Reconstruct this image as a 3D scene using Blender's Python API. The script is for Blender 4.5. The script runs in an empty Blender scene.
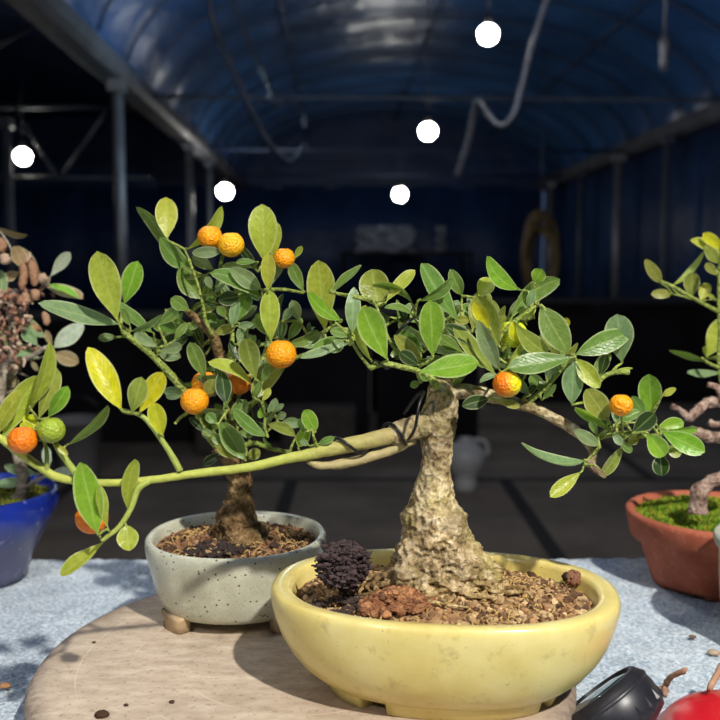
import bpy, math, random
from mathutils import Vector, noise
random.seed(7)
PI = math.pi
sc = bpy.context.scene
COL = sc.collection

# ------------------------------------------------------------------ camera, world, lights, exposure
CAMZ = 1.08            # camera height above the greenhouse floor
TZ = 0.78              # table top
PITCH = math.radians(5.7)
FPX = 900.0
cam_d = bpy.data.cameras.new('camera'); cam = bpy.data.objects.new('camera', cam_d); COL.objects.link(cam)
cam.location = (0, 0, CAMZ); cam.rotation_euler = (PI/2 - PITCH, 0, 0)
cam_d.sensor_width = 36; cam_d.lens = 36*FPX/720.0; cam_d.clip_start = 0.02; cam_d.clip_end = 60
cam_d.dof.use_dof = True; cam_d.dof.focus_distance = 0.585; cam_d.dof.aperture_fstop = 9.0
sc.camera = cam

w = bpy.data.worlds.new('night_sky'); sc.world = w; w.use_nodes = True
bg = w.node_tree.nodes['Background']; bg.inputs[0].default_value = (0.20, 0.30, 0.55, 1); bg.inputs[1].default_value = 0.30

def lamp_point(name, loc, power, col, radius):
    d = bpy.data.lights.new(name, 'POINT'); d.energy = power; d.color = col; d.shadow_soft_size = radius
    o = bpy.data.objects.new(name, d); COL.objects.link(o); o.location = loc; return o
lamp_point('key_bulb_light', (0.62, -0.55, CAMZ+1.12), 195, (1.0, 0.96, 0.89), 0.026)
lamp_point('row_bulb_light', (-0.75, 1.9, CAMZ+1.45), 30, (1.0, 0.96, 0.90), 0.03)
lamp_point('aisle_bulb_light', (-0.9, -1.0, CAMZ+1.1), 44, (1.0, 0.96, 0.92), 0.05)
lamp_point('roof_fill_light', (0.9, 6.3, CAMZ+1.25), 5, (0.85, 0.93, 1.0), 0.05)  # unseen fill lights for the roof film, separate from the hanging bulbs
lamp_point('roof_fill_light', (3.0, 8.0, CAMZ+1.0), 9, (0.75, 0.87, 1.0), 0.05)
lamp_point('roof_fill_light', (-1.0, 7.2, CAMZ+1.35), 20, (0.62, 0.86, 1.0), 0.05)  # unseen light, tinted blue, added to brighten the left roof
lamp_point('roof_fill_light', (-0.42, 5.2, CAMZ+2.35), 3, (0.9, 0.95, 1.0), 0.03)  # unseen light added for a hot spot on the film

sc.view_settings.view_transform = 'Standard'; sc.view_settings.look = 'None'
sc.view_settings.gamma = 1.0; sc.view_settings.exposure = 0.0; sc.view_settings.use_curve_mapping = False
sc.cycles.use_denoising = True
sc.cycles.max_bounces = 8

# ------------------------------------------------------------------ helpers
def P(px, py, Y):
    """world point at forward distance Y seen in direction of a pixel"""
    a = (px-360)/FPX; b = (360-py)/FPX
    dy = math.cos(PITCH) + b*math.sin(PITCH); dz = -math.sin(PITCH) + b*math.cos(PITCH)
    t = Y/dy
    return Vector((a*t, Y, CAMZ + dz*t))
def pxs(Y, n=1.0):
    return n*Y*1.02/FPX
TH = math.radians(1.59)
def G(x, y, z=0.0):
    return Vector((x*math.cos(TH)-y*math.sin(TH), x*math.sin(TH)+y*math.cos(TH), z))
def nz(v, s, seed=0.0):
    return noise.noise(Vector(v)*s + Vector((seed, seed*1.7, -seed)))

def empty(name, loc, label, cat, group=None, rotz=0):
    o = bpy.data.objects.new(name, None); COL.objects.link(o); o.location = loc; o.rotation_euler = (0, 0, rotz)
    o.empty_display_size = 0.02
    o['label'] = label; o['category'] = cat
    if group: o['group'] = group
    return o
def tag(o, label, cat, group=None, kind=None):
    o['label'] = label; o['category'] = cat
    if group: o['group'] = group
    if kind: o['kind'] = kind
    return o
def origin_of(p):
    while p.parent: p = p.parent
    return p.location.copy()

class MB:
    def __init__(s): s.v = []; s.f = []; s.c = []; s.uv = []
    def add(s, vs, fs, col=(1, 1, 1), uvs=None):
        n = len(s.v); s.v += [Vector(q) for q in vs]; s.f += [tuple(i+n for i in f) for f in fs]
        s.c += [col]*len(vs) if not isinstance(col, list) else col
        s.uv += uvs if uvs else [(0, 0)]*len(vs)
    def box(s, c, size, col=(1, 1, 1), rot=0.0, tilt=None):
        hx, hy, hz = size[0]/2, size[1]/2, size[2]/2
        vs = []
        for dx in (-hx, hx):
            for dy in (-hy, hy):
                for dz in (-hz, hz):
                    x = dx*math.cos(rot)-dy*math.sin(rot); y = dx*math.sin(rot)+dy*math.cos(rot)
                    vs.append(Vector((c[0]+x, c[1]+y, c[2]+dz)))
        s.add(vs, [(0, 1, 3, 2), (4, 6, 7, 5), (0, 4, 5, 1), (2, 3, 7, 6), (0, 2, 6, 4), (1, 5, 7, 3)], col)
    def tube(s, pts, radii, seg=10, col=(1, 1, 1), smooth=4, amp=0.0, nscale=60, flat=1.0, cap=True):
        P_, R_ = spline(pts, radii, smooth)
        rings = []; up = None; n = len(P_)
        for i in range(n):
            t = (P_[min(i+1, n-1)]-P_[max(i-1, 0)])
            if t.length < 1e-9: t = Vector((0, 0, 1))
            t.normalize()
            if up is None:
                up = Vector((0, 0, 1)) if abs(t.z) < .9 else Vector((0, 1, 0))
            a = up - t*up.dot(t)
            if a.length < 1e-6: a = t.orthogonal()
            a.normalize(); up = a; b = t.cross(a)
            ring = []
            for k in range(seg):
                an = 2*PI*k/seg
                d = a*math.cos(an)*flat + b*math.sin(an)
                r = R_[i]
                if amp: r *= 1+amp*(nz(P_[i]+d*r, nscale)+.5*nz(P_[i]+d*r, nscale*2.7, 5))
                ring.append(P_[i]+d*r)
            rings.append(ring)
        vs = [q for r in rings for q in r]; fs = []
        for i in range(n-1):
            for k in range(seg):
                k2 = (k+1) % seg
                fs.append((i*seg+k, i*seg+k2, (i+1)*seg+k2, (i+1)*seg+k))
        if cap:
            fs.append(tuple(reversed(range(seg)))); fs.append(tuple((n-1)*seg+k for k in range(seg)))
        s.add(vs, fs, col)
    def blob(s, c, r, sub=2, amp=0.0, nscale=50, sq=(1, 1, 1), col=(1, 1, 1), seed=0.0, rot=None):
        vs, fs = ICO[sub]
        out = []
        for q in vs:
            k = 1+amp*nz(q, nscale, seed)
            p = Vector((q.x*sq[0]*r*k, q.y*sq[1]*r*k, q.z*sq[2]*r*k))
            if rot: p.rotate(rot)
            out.append(Vector(c)+p)
        s.add(out, fs, col)
    def lathe(s, c, prof, seg=64, fn=None, col=(1, 1, 1)):
        """prof: list of (radius, z); fn(angle)->(x scale, y scale)"""
        n = len(prof); vs = []; fs = []
        for (r, z) in prof:
            for k in range(seg):
                an = 2*PI*k/seg
                x, y = (math.cos(an), math.sin(an)) if fn is None else fn(an)
                vs.append(Vector((c[0]+x*r, c[1]+y*r, c[2]+z)))
        for i in range(n-1):
            for k in range(seg):
                k2 = (k+1) % seg
                fs.append((i*seg+k, i*seg+k2, (i+1)*seg+k2, (i+1)*seg+k))
        s.add(vs, fs, col)
    def build(s, name, m, parent=None, smooth=True, loc=None):
        org = origin_of(parent) if parent else (Vector(loc) if loc is not None else None)
        if org is None:
            xs = [q.x for q in s.v]; ys = [q.y for q in s.v]; zs = [q.z for q in s.v]
            org = Vector(((min(xs)+max(xs))/2, (min(ys)+max(ys))/2, min(zs)))
        me = bpy.data.meshes.new(name)
        me.from_pydata([q-org for q in s.v], [], s.f); me.update()
        if smooth: me.polygons.foreach_set('use_smooth', [True]*len(me.polygons))
        ca = me.color_attributes.new('tone', 'FLOAT_COLOR', 'POINT')
        ca.data.foreach_set('color', [x for c in s.c for x in (c[0], c[1], c[2], 1.0)])
        if any(u != (0, 0) for u in s.uv):
            ul = me.uv_layers.new(name='leafmap')
            for lp in me.loops: ul.data[lp.index].uv = s.uv[lp.vertex_index]
        me.materials.append(m)
        o = bpy.data.objects.new(name, me); COL.objects.link(o)
        if parent: o.parent = parent
        else: o.location = org
        return o

def spline(pts, radii, k):
    pts = [Vector(p) for p in pts]
    if k <= 1 or len(pts) < 3: return pts, list(radii)
    P_, R_ = [], []
    n = len(pts)
    for i in range(n-1):
        p0 = pts[max(i-1, 0)]; p1 = pts[i]; p2 = pts[i+1]; p3 = pts[min(i+2, n-1)]
        for j in range(k):
            t = j/k
            q = 0.5*((2*p1)+(p2-p0)*t+(2*p0-5*p1+4*p2-p3)*t*t+(3*p1-p0-3*p2+p3)*t**3)
            P_.append(q); R_.append(radii[i]*(1-t)+radii[i+1]*t)
    P_.append(pts[-1]); R_.append(radii[-1])
    return P_, R_

def shade(c, k): return tuple(q*k for q in c)
def make_ico(sub):
    import bmesh
    bm = bmesh.new(); bmesh.ops.create_icosphere(bm, subdivisions=sub, radius=1)
    vs = [v.co.copy() for v in bm.verts]; fs = [tuple(v.index for v in f.verts) for f in bm.faces]
    bm.free(); return vs, fs
ICO = {i: make_ico(i) for i in (1, 2, 3, 4, 5)}

# ------------------------------------------------------------------ materials
def srgb(r, g, b):
    f = lambda c: (c/255/12.92) if c/255 <= .04045 else ((c/255+.055)/1.055)**2.4
    return (f(r), f(g), f(b))
class NT:
    def __init__(s, name):
        s.m = bpy.data.materials.new(name); s.m.use_nodes = True; s.t = s.m.node_tree; s.b = s.t.nodes['Principled BSDF']
        s.out = s.t.nodes['Material Output']; s._tc = None
    def n(s, t, **k):
        o = s.t.nodes.new(t)
        for a, v in k.items():
            if a.startswith('i_'):
                key = a[2:]; key = int(key) if key.isdigit() else key.replace('_', ' ')
                if isinstance(v, bpy.types.NodeSocket): s.t.links.new(v, o.inputs[key])
                else: o.inputs[key].default_value = v
            else: setattr(o, a, v)
        return o
    def l(s, a, b): s.t.links.new(a, b)
    def co(s):
        if not s._tc: s._tc = s.n('ShaderNodeTexCoord').outputs['Object']
        return s._tc
    def noise(s, scale, detail=4, rough=.55, vec=None):
        return s.n('ShaderNodeTexNoise', i_Scale=scale, i_Detail=detail, i_Roughness=rough, i_Vector=vec or s.co())
    def ramp(s, fac, stops, interp='LINEAR'):
        r = s.n('ShaderNodeValToRGB', i_Fac=fac); cr = r.color_ramp; cr.interpolation = interp
        while len(cr.elements) < len(stops): cr.elements.new(0.5)
        for e, (p, c) in zip(cr.elements, stops):
            e.position = p; e.color = (c[0], c[1], c[2], 1) if not isinstance(c, (int, float)) else (c, c, c, 1)
        return r.outputs[0]
    def mix(s, fac, a, b, mode='MIX'):
        o = s.n('ShaderNodeMix', data_type='RGBA', blend_type=mode)
        for k, v in ((0, fac), (6, a), (7, b)):
            if isinstance(v, bpy.types.NodeSocket): s.l(v, o.inputs[k])
            else: o.inputs[k].default_value = v if isinstance(v, float) else (v[0], v[1], v[2], 1)
        return o.outputs[2]
    def attr(s): return s.n('ShaderNodeAttribute', attribute_name='tone').outputs['Color']
    def bump(s, h, strength, dist=0.001, prev=None):
        b = s.n('ShaderNodeBump', i_Height=h, i_Strength=strength, i_Distance=dist)
        if prev: s.l(prev, b.inputs['Normal'])
        s.l(b.outputs[0], s.b.inputs['Normal']); return b.outputs[0]
    def base(s, c, rough=.5, spec=.5, metal=0.0):
        if isinstance(c, bpy.types.NodeSocket): s.l(c, s.b.inputs['Base Color'])
        else: s.b.inputs['Base Color'].default_value = (*c, 1)
        s.b.inputs['Roughness'].default_value = rough; s.b.inputs['Specular IOR Level'].default_value = spec
        s.b.inputs['Metallic'].default_value = metal

def simple(name, c, rough=.5, spec=.5, metal=0.0, var=.25, scale=8):
    t = NT(name); no = t.noise(scale)
    col = t.mix(t.ramp(no.outputs[0], [(.3, 0), (.7, 1)]), tuple(x*(1-var) for x in c), tuple(min(1, x*(1+var)) for x in c))
    t.base(col, rough, spec, metal); return t.m

def m_leaf(name='leaf_blade', gloss=.34, transl=.44):
    t = NT(name)
    uv = t.n('ShaderNodeUVMap', uv_map='leafmap').outputs[0]
    sep = t.n('ShaderNodeSeparateXYZ', i_0=uv)
    av = t.n('ShaderNodeMath', operation='ABSOLUTE', i_0=t.n('ShaderNodeMath', operation='SUBTRACT', i_0=sep.outputs[1], i_1=1.0).outputs[0]).outputs[0]
    tone = t.attr()
    no = t.noise(260, 3); no2 = t.noise(900, 2)
    c = t.mix(t.ramp(no.outputs[0], [(.35, 0), (.65, .75)]), tone, t.mix(1.0, tone, (.66, .74, .50), 'MULTIPLY'))
    # side veins
    dv = t.n('ShaderNodeMath', operation='MULTIPLY_ADD', i_0=av, i_1=-.28, i_2=sep.outputs[0]).outputs[0]
    wv = t.n('ShaderNodeMath', operation='SINE', i_0=t.n('ShaderNodeMath', operation='MULTIPLY', i_0=dv, i_1=62.0).outputs[0]).outputs[0]
    vein = t.ramp(wv, [(.86, 0), (.99, 1)])
    lighter = t.mix(.45, tone, (.62, .70, .28))
    c = t.mix(t.n('ShaderNodeMath', operation='MULTIPLY', i_0=vein, i_1=.22).outputs[0], c, lighter)
    mid = t.ramp(av, [(.035, 1), (.11, 0)])
    c = t.mix(t.n('ShaderNodeMath', operation='MULTIPLY', i_0=mid, i_1=.65).outputs[0], c, lighter)
    edge = t.ramp(av, [(.82, 0), (.95, 1)])
    c = t.mix(t.n('ShaderNodeMath', operation='MULTIPLY', i_0=edge, i_1=.75).outputs[0], c, t.mix(.65, tone, (.80, .84, .50)))  # pale margin: glow of the translucent edge painted into the leaf colour
    spot = t.ramp(no2.outputs[0], [(.70, 0), (.74, 1)])
    c = t.mix(t.n('ShaderNodeMath', operation='MULTIPLY', i_0=spot, i_1=.35).outputs[0], c, (.6, .66, .45))
    t.base(c, gloss, .5)
    h = t.n('ShaderNodeMath', operation='MULTIPLY_ADD', i_0=vein, i_1=-.5, i_2=no.outputs[0]).outputs[0]
    t.bump(h, .7, .0009)
    tr = t.n('ShaderNodeBsdfTranslucent', i_Color=t.mix(1.0, c, (1.0, 1.0, .45), 'MULTIPLY'))
    mx = t.n('ShaderNodeMixShader', i_0=transl)
    t.l(t.b.outputs[0], mx.inputs[1]); t.l(tr.outputs[0], mx.inputs[2]); t.l(mx.outputs[0], t.out.inputs[0])
    return t.m

def m_bark(name, dark, midc, light, green=(.23, .27, .08), gamt=.5, scale=1.0):
    t = NT(name)
    a = t.noise(140*scale, 7, .7); b = t.noise(45*scale, 4); g = t.noise(28*scale, 3)
    vo = t.n('ShaderNodeTexVoronoi', i_Scale=260*scale, i_Vector=t.co())
    c = t.ramp(a.outputs[0], [(.34, dark), (.48, midc), (.62, light)])
    c = t.mix(t.ramp(g.outputs[0], [(.48, 0), (.62, gamt)]), c, green)
    c = t.mix(t.ramp(b.outputs[0], [(.56, 0), (.72, .5)]), c, tuple(min(1, x*1.25) for x in light))
    c = t.mix(t.ramp(vo.outputs[0], [(.0, .45), (.35, 0)]), c, dark)
    pt = t.noise(22*scale, 5, .65)
    c = t.mix(t.ramp(pt.outputs[0], [(.44, .0), (.60, .55)]), c, t.mix(.5, dark, midc))
    c = t.mix(1.0, c, t.attr(), 'MULTIPLY')
    t.base(c, .85, .25)
    h = t.n('ShaderNodeMath', operation='ADD', i_0=a.outputs[0], i_1=vo.outputs[0]).outputs[0]
    t.bump(h, .9, .0022); return t.m

def m_tone(name, rough=.8, spec=.2, bs=500, bstr=.6, dist=.0006, var=.35):
    t = NT(name); no = t.noise(bs, 5)
    c = t.mix(t.ramp(no.outputs[0], [(.35, var), (.6, 0)]), t.attr(), (.03, .02, .012))
    t.base(c, rough, spec); t.bump(no.outputs[0], bstr, dist); return t.m

def m_fruit():
    t = NT('fruit_peel'); no = t.noise(120, 3); vo = t.n('ShaderNodeTexVoronoi', i_Scale=620, i_Vector=t.co())
    c = t.mix(t.ramp(no.outputs[0], [(.35, 0), (.65, .7)]), t.attr(), t.mix(1.0, t.attr(), (1.06, 1.28, 1.0), 'MULTIPLY'))
    c = t.mix(t.ramp(t.noise(420, 3).outputs[0], [(.56, 0), (.68, .4)]), c, t.mix(1.0, t.attr(), (.92, .66, .6), 'MULTIPLY'))
    t.base(c, .42, .45); t.b.inputs['Subsurface Weight'].default_value = .12
    t.b.inputs['Subsurface Radius'].default_value = (.004, .002, .0005); t.b.inputs['Subsurface Scale'].default_value = 1.0
    t.bump(vo.outputs[0], .9, .0009); return t.m

def m_yellow_glaze():
    t = NT('yellow_glaze'); co = t.co()
    a = t.noise(30, 6); b = t.noise(90, 6, .7); s = t.noise(420, 2); g = t.noise(14, 3)
    c = t.ramp(a.outputs[0], [(.3, srgb(208, 186, 104)), (.5, srgb(218, 200, 122)), (.7, srgb(226, 211, 140))])
    c = t.mix(t.ramp(b.outputs[0], [(.57, 0), (.74, .5)]), c, srgb(156, 124, 70))
    c = t.mix(t.ramp(s.outputs[0], [(.71, 0), (.75, .7)]), c, srgb(120, 92, 50))
    c = t.mix(t.ramp(g.outputs[0], [(.58, 0), (.8, .35)]), c, srgb(190, 180, 120))
    t.base(c, .3, .5); t.b.inputs['Coat Weight'].default_value = .25; t.b.inputs['Coat Roughness'].default_value = .15
    t.bump(a.outputs[0], .12, .002); return t.m

def m_celadon(name='crackled_celadon'):
    t = NT(name)
    a = t.noise(35, 4)
    dist = t.n('ShaderNodeTexNoise', i_Scale=60, i_Detail=2)
    t.l(t.co(), dist.inputs['Vector'])
    vec = t.n('ShaderNodeMixRGB', i_0=.03, i_1=t.co(), i_2=dist.outputs['Color']).outputs[0]
    cr = t.n('ShaderNodeTexVoronoi', feature='DISTANCE_TO_EDGE', i_Scale=120, i_Vector=vec)
    sp = t.n('ShaderNodeTexVoronoi', i_Scale=190, i_Vector=t.co()); sp2 = t.n('ShaderNodeTexVoronoi', i_Scale=420, i_Vector=t.co())
    c = t.ramp(a.outputs[0], [(.3, srgb(176, 176, 152)), (.7, srgb(202, 202, 180))])
    c = t.mix(t.ramp(cr.outputs[0], [(.0, .45), (.04, 0)]), c, srgb(214, 214, 200))
    c = t.mix(t.ramp(sp.outputs[0], [(.13, .9), (.19, 0)]), c, srgb(48, 42, 34))
    c = t.mix(t.ramp(sp2.outputs[0], [(.12, .6), (.2, 0)]), c, srgb(100, 90, 70))
    t.base(c, .28, .5); t.bump(a.outputs[0], .1, .002); return t.m

def m_turntable():
    t = NT('weathered_disc')
    mp = t.n('ShaderNodeMapping', i_Vector=t.co()); mp.inputs['Scale'].default_value = (22, 50, 50); mp.inputs['Rotation'].default_value = (0, 0, .25)
    g = t.noise(2.2, 7, .65, mp.outputs[0]); b = t.noise(9, 4); d = t.noise(230, 5, .7)
    c = t.ramp(g.outputs[0], [(.3, srgb(170, 152, 132)), (.5, srgb(190, 172, 150)), (.68, srgb(206, 190, 168))])
    c = t.mix(t.ramp(b.outputs[0], [(.46, 0), (.64, .55)]), c, srgb(150, 130, 112))
    c = t.mix(t.ramp(d.outputs[0], [(.56, 0), (.68, .6)]), c, srgb(110, 92, 78))
    # turned rings scratched into the top
    ln = t.n('ShaderNodeVectorMath', operation='LENGTH', i_0=t.n('ShaderNodeVectorMath', operation='MULTIPLY', i_0=t.co(), i_1=(1, 1, 0)).outputs[0]).outputs['Value']
    sc_ = None
    for r, wd in ((.118, .0006), (.152, .0005), (.085, .0004)):
        df = t.n('ShaderNodeMath', operation='ABSOLUTE', i_0=t.n('ShaderNodeMath', operation='SUBTRACT', i_0=ln, i_1=r).outputs[0]).outputs[0]
        k = t.n('ShaderNodeMath', operation='LESS_THAN', i_0=df, i_1=wd).outputs[0]
        sc_ = k if sc_ is None else t.n('ShaderNodeMath', operation='MAXIMUM', i_0=sc_, i_1=k).outputs[0]
    gate = t.ramp(t.noise(12, 2).outputs[0], [(.4, 0), (.55, .5)])
    c = t.mix(t.n('ShaderNodeMath', operation='MULTIPLY', i_0=sc_, i_1=gate).outputs[0], c, srgb(222, 202, 170))
    # worn darker rim
    rim = t.n('ShaderNodeMapRange', i_0=ln, i_1=.168, i_2=.181).outputs[0]
    rimn = t.n('ShaderNodeMath', operation='MULTIPLY', i_0=rim, i_1=t.ramp(d.outputs[0], [(.35, .3), (.6, .9)])).outputs[0]
    c = t.mix(rimn, c, srgb(122, 106, 96))
    t.base(c, .7, .3); t.bump(g.outputs[0], .35, .0012); return t.m

def m_cloth():
    t = NT('fleece_cloth')
    a = t.noise(7, 4); b = t.noise(300, 4, .7); c2 = t.noise(40, 5)
    c = t.ramp(c2.outputs[0], [(.3, srgb(158, 178, 192)), (.52, srgb(188, 205, 217)), (.72, srgb(216, 228, 236))])
    c = t.mix(t.ramp(a.outputs[0], [(.45, 0), (.65, .6)]), c, srgb(152, 168, 178))
    c = t.mix(t.ramp(b.outputs[0], [(.5, 0), (.62, .8)]), c, srgb(236, 242, 246))
    c = t.mix(t.ramp(b.outputs[0], [(.36, .75), (.48, 0)]), c, srgb(112, 130, 145))
    t.base(c, .95, .1); t.b.inputs['Sheen Weight'].default_value = .3
    pb = t.bump(c2.outputs[0], .7, .006); t.bump(b.outputs[0], 1.0, .003, pb); return t.m

def m_terracotta():
    t = NT('terracotta'); a = t.noise(40, 5); b = t.noise(160, 5, .7); g = t.noise(20, 3)
    c = t.ramp(a.outputs[0], [(.3, srgb(158, 82, 58)), (.7, srgb(188, 106, 78))])
    c = t.mix(t.ramp(b.outputs[0], [(.58, 0), (.7, .5)]), c, srgb(205, 160, 140))
    c = t.mix(t.ramp(g.outputs[0], [(.6, 0), (.75, .35)]), c, srgb(120, 62, 44))
    t.base(c, .75, .3); t.bump(b.outputs[0], .3, .001); return t.m

def m_blue():
    t = NT('cobalt_glaze')
    sep = t.n('ShaderNodeSeparateXYZ', i_0=t.co()); a = t.noise(24, 5); b = t.noise(130, 4)
    h = t.n('ShaderNodeMath', operation='MULTIPLY_ADD', i_0=a.outputs[0], i_1=.035, i_2=sep.outputs[2]).outputs[0]
    c = t.ramp(t.n('ShaderNodeMapRange', i_0=h, i_1=.034, i_2=.112).outputs[0],
               [(.30, srgb(84, 84, 112)), (.55, srgb(58, 66, 128)), (.68, srgb(28, 50, 150)), (.95, srgb(24, 40, 120))])
    c = t.mix(t.ramp(b.outputs[0], [(.62, 0), (.72, .5)]), c, srgb(150, 155, 180))
    t.base(c, .18, .6); t.bump(a.outputs[0], .15, .002); return t.m

def m_film(name, c, rough=.3, spec=.6):
    t = NT(name); a = t.noise(1.3, 5)
    col = t.mix(t.ramp(a.outputs[0], [(.3, 0), (.7, 1)]), tuple(x*.6 for x in c), tuple(x*1.4 for x in c))
    t.base(col, rough, spec); t.bump(a.outputs[0], .6, .12); return t.m

def m_floor():
    t = NT('concrete_slabs'); a = t.noise(3, 6); 
    br = t.n('ShaderNodeTexBrick', i_Vector=t.co(), i_Scale=1.0, i_Mortar_Size=.035, i_Row_Height=1.6, i_Brick_Width=1.1, offset=.3)
    c = t.ramp(a.outputs[0], [(.3, srgb(80, 72, 64)), (.7, srgb(112, 102, 92))])
    c = t.mix(br.outputs['Fac'], c, srgb(34, 32, 32))
    t.base(c, .85, .3); t.bump(a.outputs[0], .3, .01); return t.m

LEAF = m_leaf(); LEAF_OLD = m_leaf('withered_leaf', .7, .15)
BARK = m_bark('knobbly_bark', srgb(72, 56, 38), srgb(152, 132, 94), srgb(212, 198, 164), srgb(132, 132, 62), .42)
BARK2 = m_bark('brown_bark', srgb(52, 38, 24), srgb(118, 90, 56), srgb(165, 140, 100), srgb(95, 92, 48), .4, 1.3)
BRANCH = m_bark('young_branch', srgb(120, 118, 60), srgb(178, 182, 88), srgb(210, 206, 120), srgb(160, 190, 70), .4, 1.2)
YOUNG = m_tone('smooth_young_bark', .6, .35, 170, 1.0, .0014, .16)
TWIG = m_bark('green_twig', srgb(96, 104, 50), srgb(140, 156, 70), srgb(178, 186, 104), srgb(120, 150, 60), .3, 1.5)
GNARL = m_bark('weathered_twig', srgb(76, 56, 46), srgb(150, 122, 106), srgb(198, 176, 158), srgb(120, 96, 84), .1, 1.0)
STEMW = m_bark('pale_bark', srgb(96, 84, 70), srgb(158, 145, 124), srgb(196, 184, 164), srgb(140, 130, 104), .2, 1.0)
FRUIT = m_fruit()
SOIL = m_tone('granular_soil'); MOSS = m_tone('moss_green', .9, .1, 900, .3)
DARKSOIL = m_tone('dark_compost', .8, .3, 700, .8)
YEL = m_yellow_glaze(); CEL = m_celadon(); CEL2 = m_celadon('celadon_glaze')
CLAY = simple('unglazed_clay', srgb(176, 152, 118), .85, .2, var=.25, scale=120)
TTAB = m_turntable(); CLOTH = m_cloth(); TERRA = m_terracotta(); BLUE = m_blue()
WIRE = simple('dark_wire', srgb(40, 38, 38), .35, .6, .6, .2, 200)
GALV = simple('galvanised_steel', srgb(120, 122, 128), .45, .5, .5, .25, 6)
DGALV = simple('dull_steel', srgb(74, 80, 92), .55, .4, .3, .25, 5)
WOOD = simple('plain_board', srgb(130, 105, 80), .7)
BLACKP = simple('black_plastic', srgb(34, 33, 38), .38, .5, 0, .25, 120)
NETB = simple('black_fabric', srgb(22, 22, 26), .9, .1, 0, .4, 3)
REDP = None

# ------------------------------------------------------------------ structure of the greenhouse
def struct(mb, name, m, smooth=False):
    o = mb.build(name, m, None, smooth); o['kind'] = 'structure'; return o
XL, XR, YE, EZ, RISE = -1.80, 4.13, 18.0, 2.68, 1.35
XC = (XL+XR)/2; HW = (XR-XL)/2
b = MB(); vs = []
for (x, y) in ((-9, -2.5), (XR+.2, -2.5), (XR+.2, YE+.2), (-9, YE+.2)): vs.append(G(x, y, 0))
b.add(vs + [v-Vector((0, 0, .08)) for v in vs], [(0, 1, 2, 3), (4, 7, 6, 5), (0, 4, 5, 1), (1, 5, 6, 2), (2, 6, 7, 3), (3, 7, 4, 0)])
struct(b, 'floor', m_floor())
HOOPS = [0.2+.95*i for i in range(19)]
def arch(xc, hw, a, y, off=0.0):
    return G(xc - (hw-off)*math.cos(a), y, EZ + (RISE-off)*math.sin(a))
def film(name, xc, hw, m, y0=-2.4, y1=YE):
    b = MB(); na, ny = 40, 130; vs = []; fs = []
    for j in range(ny+1):
        y = y0+(y1-y0)*j/ny
        sag = .035*(math.sin(PI*((y-.2)/.95)))**2
        for i in range(na+1):
            a = PI*i/na
            vs.append(arch(xc, hw, a, y, sag + .01*nz((i*.3, y*1.5, 0), 1)))
    for j in range(ny):
        for i in range(na):
            k = j*(na+1)+i; fs.append((k, k+na+1, k+na+2, k+1))
    b.add(vs, fs); return struct(b, name, m, True)
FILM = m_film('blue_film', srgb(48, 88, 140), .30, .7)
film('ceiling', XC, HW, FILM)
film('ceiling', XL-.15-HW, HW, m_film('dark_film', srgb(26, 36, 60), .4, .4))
# end wall, side walls
def quadwall(name, p, m, thick, n=60, wob=.03):
    """p: two ground points a,b, height"""
    a, c, z0, z1 = p; b = MB(); vs = []; fs = []; d = (c-a); nrm = Vector((-d.y, d.x, 0)).normalized()
    for i in range(n+1):
        q = a + d*(i/n); o = wob*nz((i*.37, 0, 0), 1.0) + wob*.6*math.sin(i*1.1)
        for z in (z0, (z0+z1)/2, z1): vs.append(q+nrm*o+Vector((0, 0, z)))
        for z in (z0, (z0+z1)/2, z1): vs.append(q+nrm*(o+thick)+Vector((0, 0, z)))
    for i in range(n):
        k = i*6
        for r in (0, 1): fs += [(k+r, k+6+r, k+7+r, k+1+r), (k+3+r, k+4+r, k+10+r, k+9+r)]
        fs += [(k+2, k+8, k+11, k+5), (k, k+3, k+9, k+6)]
    b.add(vs, fs); return struct(b, name, m, True)
TARP = m_film('navy_tarp', srgb(26, 50, 92), .5, .4)
quadwall('wall_right', (G(XR, -2.4), G(XR, YE), 0, EZ), m_film('blue_side_tarp', srgb(34, 58, 98), .5, .4), -.02, 90, .03)
quadwall('wall_back', (G(-9, YE), G(XR, YE), 0, EZ+.05), TARP, .02, 60, .04)
quadwall('wall_front', (G(-9, -2.4), G(XR, -2.4), 0, EZ+.05), TARP, -.02, 30, .04)
quadwall('wall_left', (G(-9, -2.4), G(-9, YE), 0, EZ), m_film('left_tarp', srgb(24, 32, 52), .6, .3), .02, 40, .05)
# gable skins over the end walls
for (nm, xc) in (('gable', XC), ('gable', XL-.15-HW)):
    b = MB(); pts = [arch(xc, HW, PI*i/32, YE+.01) for i in range(33)] + [arch(xc, HW, PI*i/32, YE+.03) for i in range(33)]
    b.add(pts, [tuple(range(33)), tuple(reversed(range(33, 66)))]); struct(b, 'wall_gable', TARP)
    b = MB(); pts = [arch(xc, HW, PI*i/32, -2.41) for i in range(33)] + [arch(xc, HW, PI*i/32, -2.43) for i in range(33)]
    b.add(pts, [tuple(range(33)), tuple(reversed(range(33, 66)))]); struct(b, 'wall_gable', TARP)
# eave gutters
def gutter(name, x, wd, ht, m):
    b = MB()
    pr = [(-wd/2, ht), (-wd/2, 0), (-wd*.3, -ht*.35), (wd*.3, -ht*.35), (wd/2, 0), (wd/2, ht), (wd*.42, ht), (wd*.42, .02), (wd*.25, -ht*.2), (-wd*.25, -ht*.2), (-wd*.42, .02), (-wd*.42, ht)]
    n = len(pr); vs = [G(x+p, -2.3, EZ+q) for p, q in pr] + [G(x+p, YE-.05, EZ+q) for p, q in pr]
    b.add(vs, [(i, (i+1) % n, n+(i+1) % n, n+i) for i in range(n)]); return struct(b, name, m)
GUT = simple('gutter_steel', srgb(84, 86, 94), .6, .3, .1, .3, 4)
gutter('trim_1', XL-.04, .26, .10, GUT); gutter('trim_2', XR-.05, .26, .14, GUT)
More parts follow.
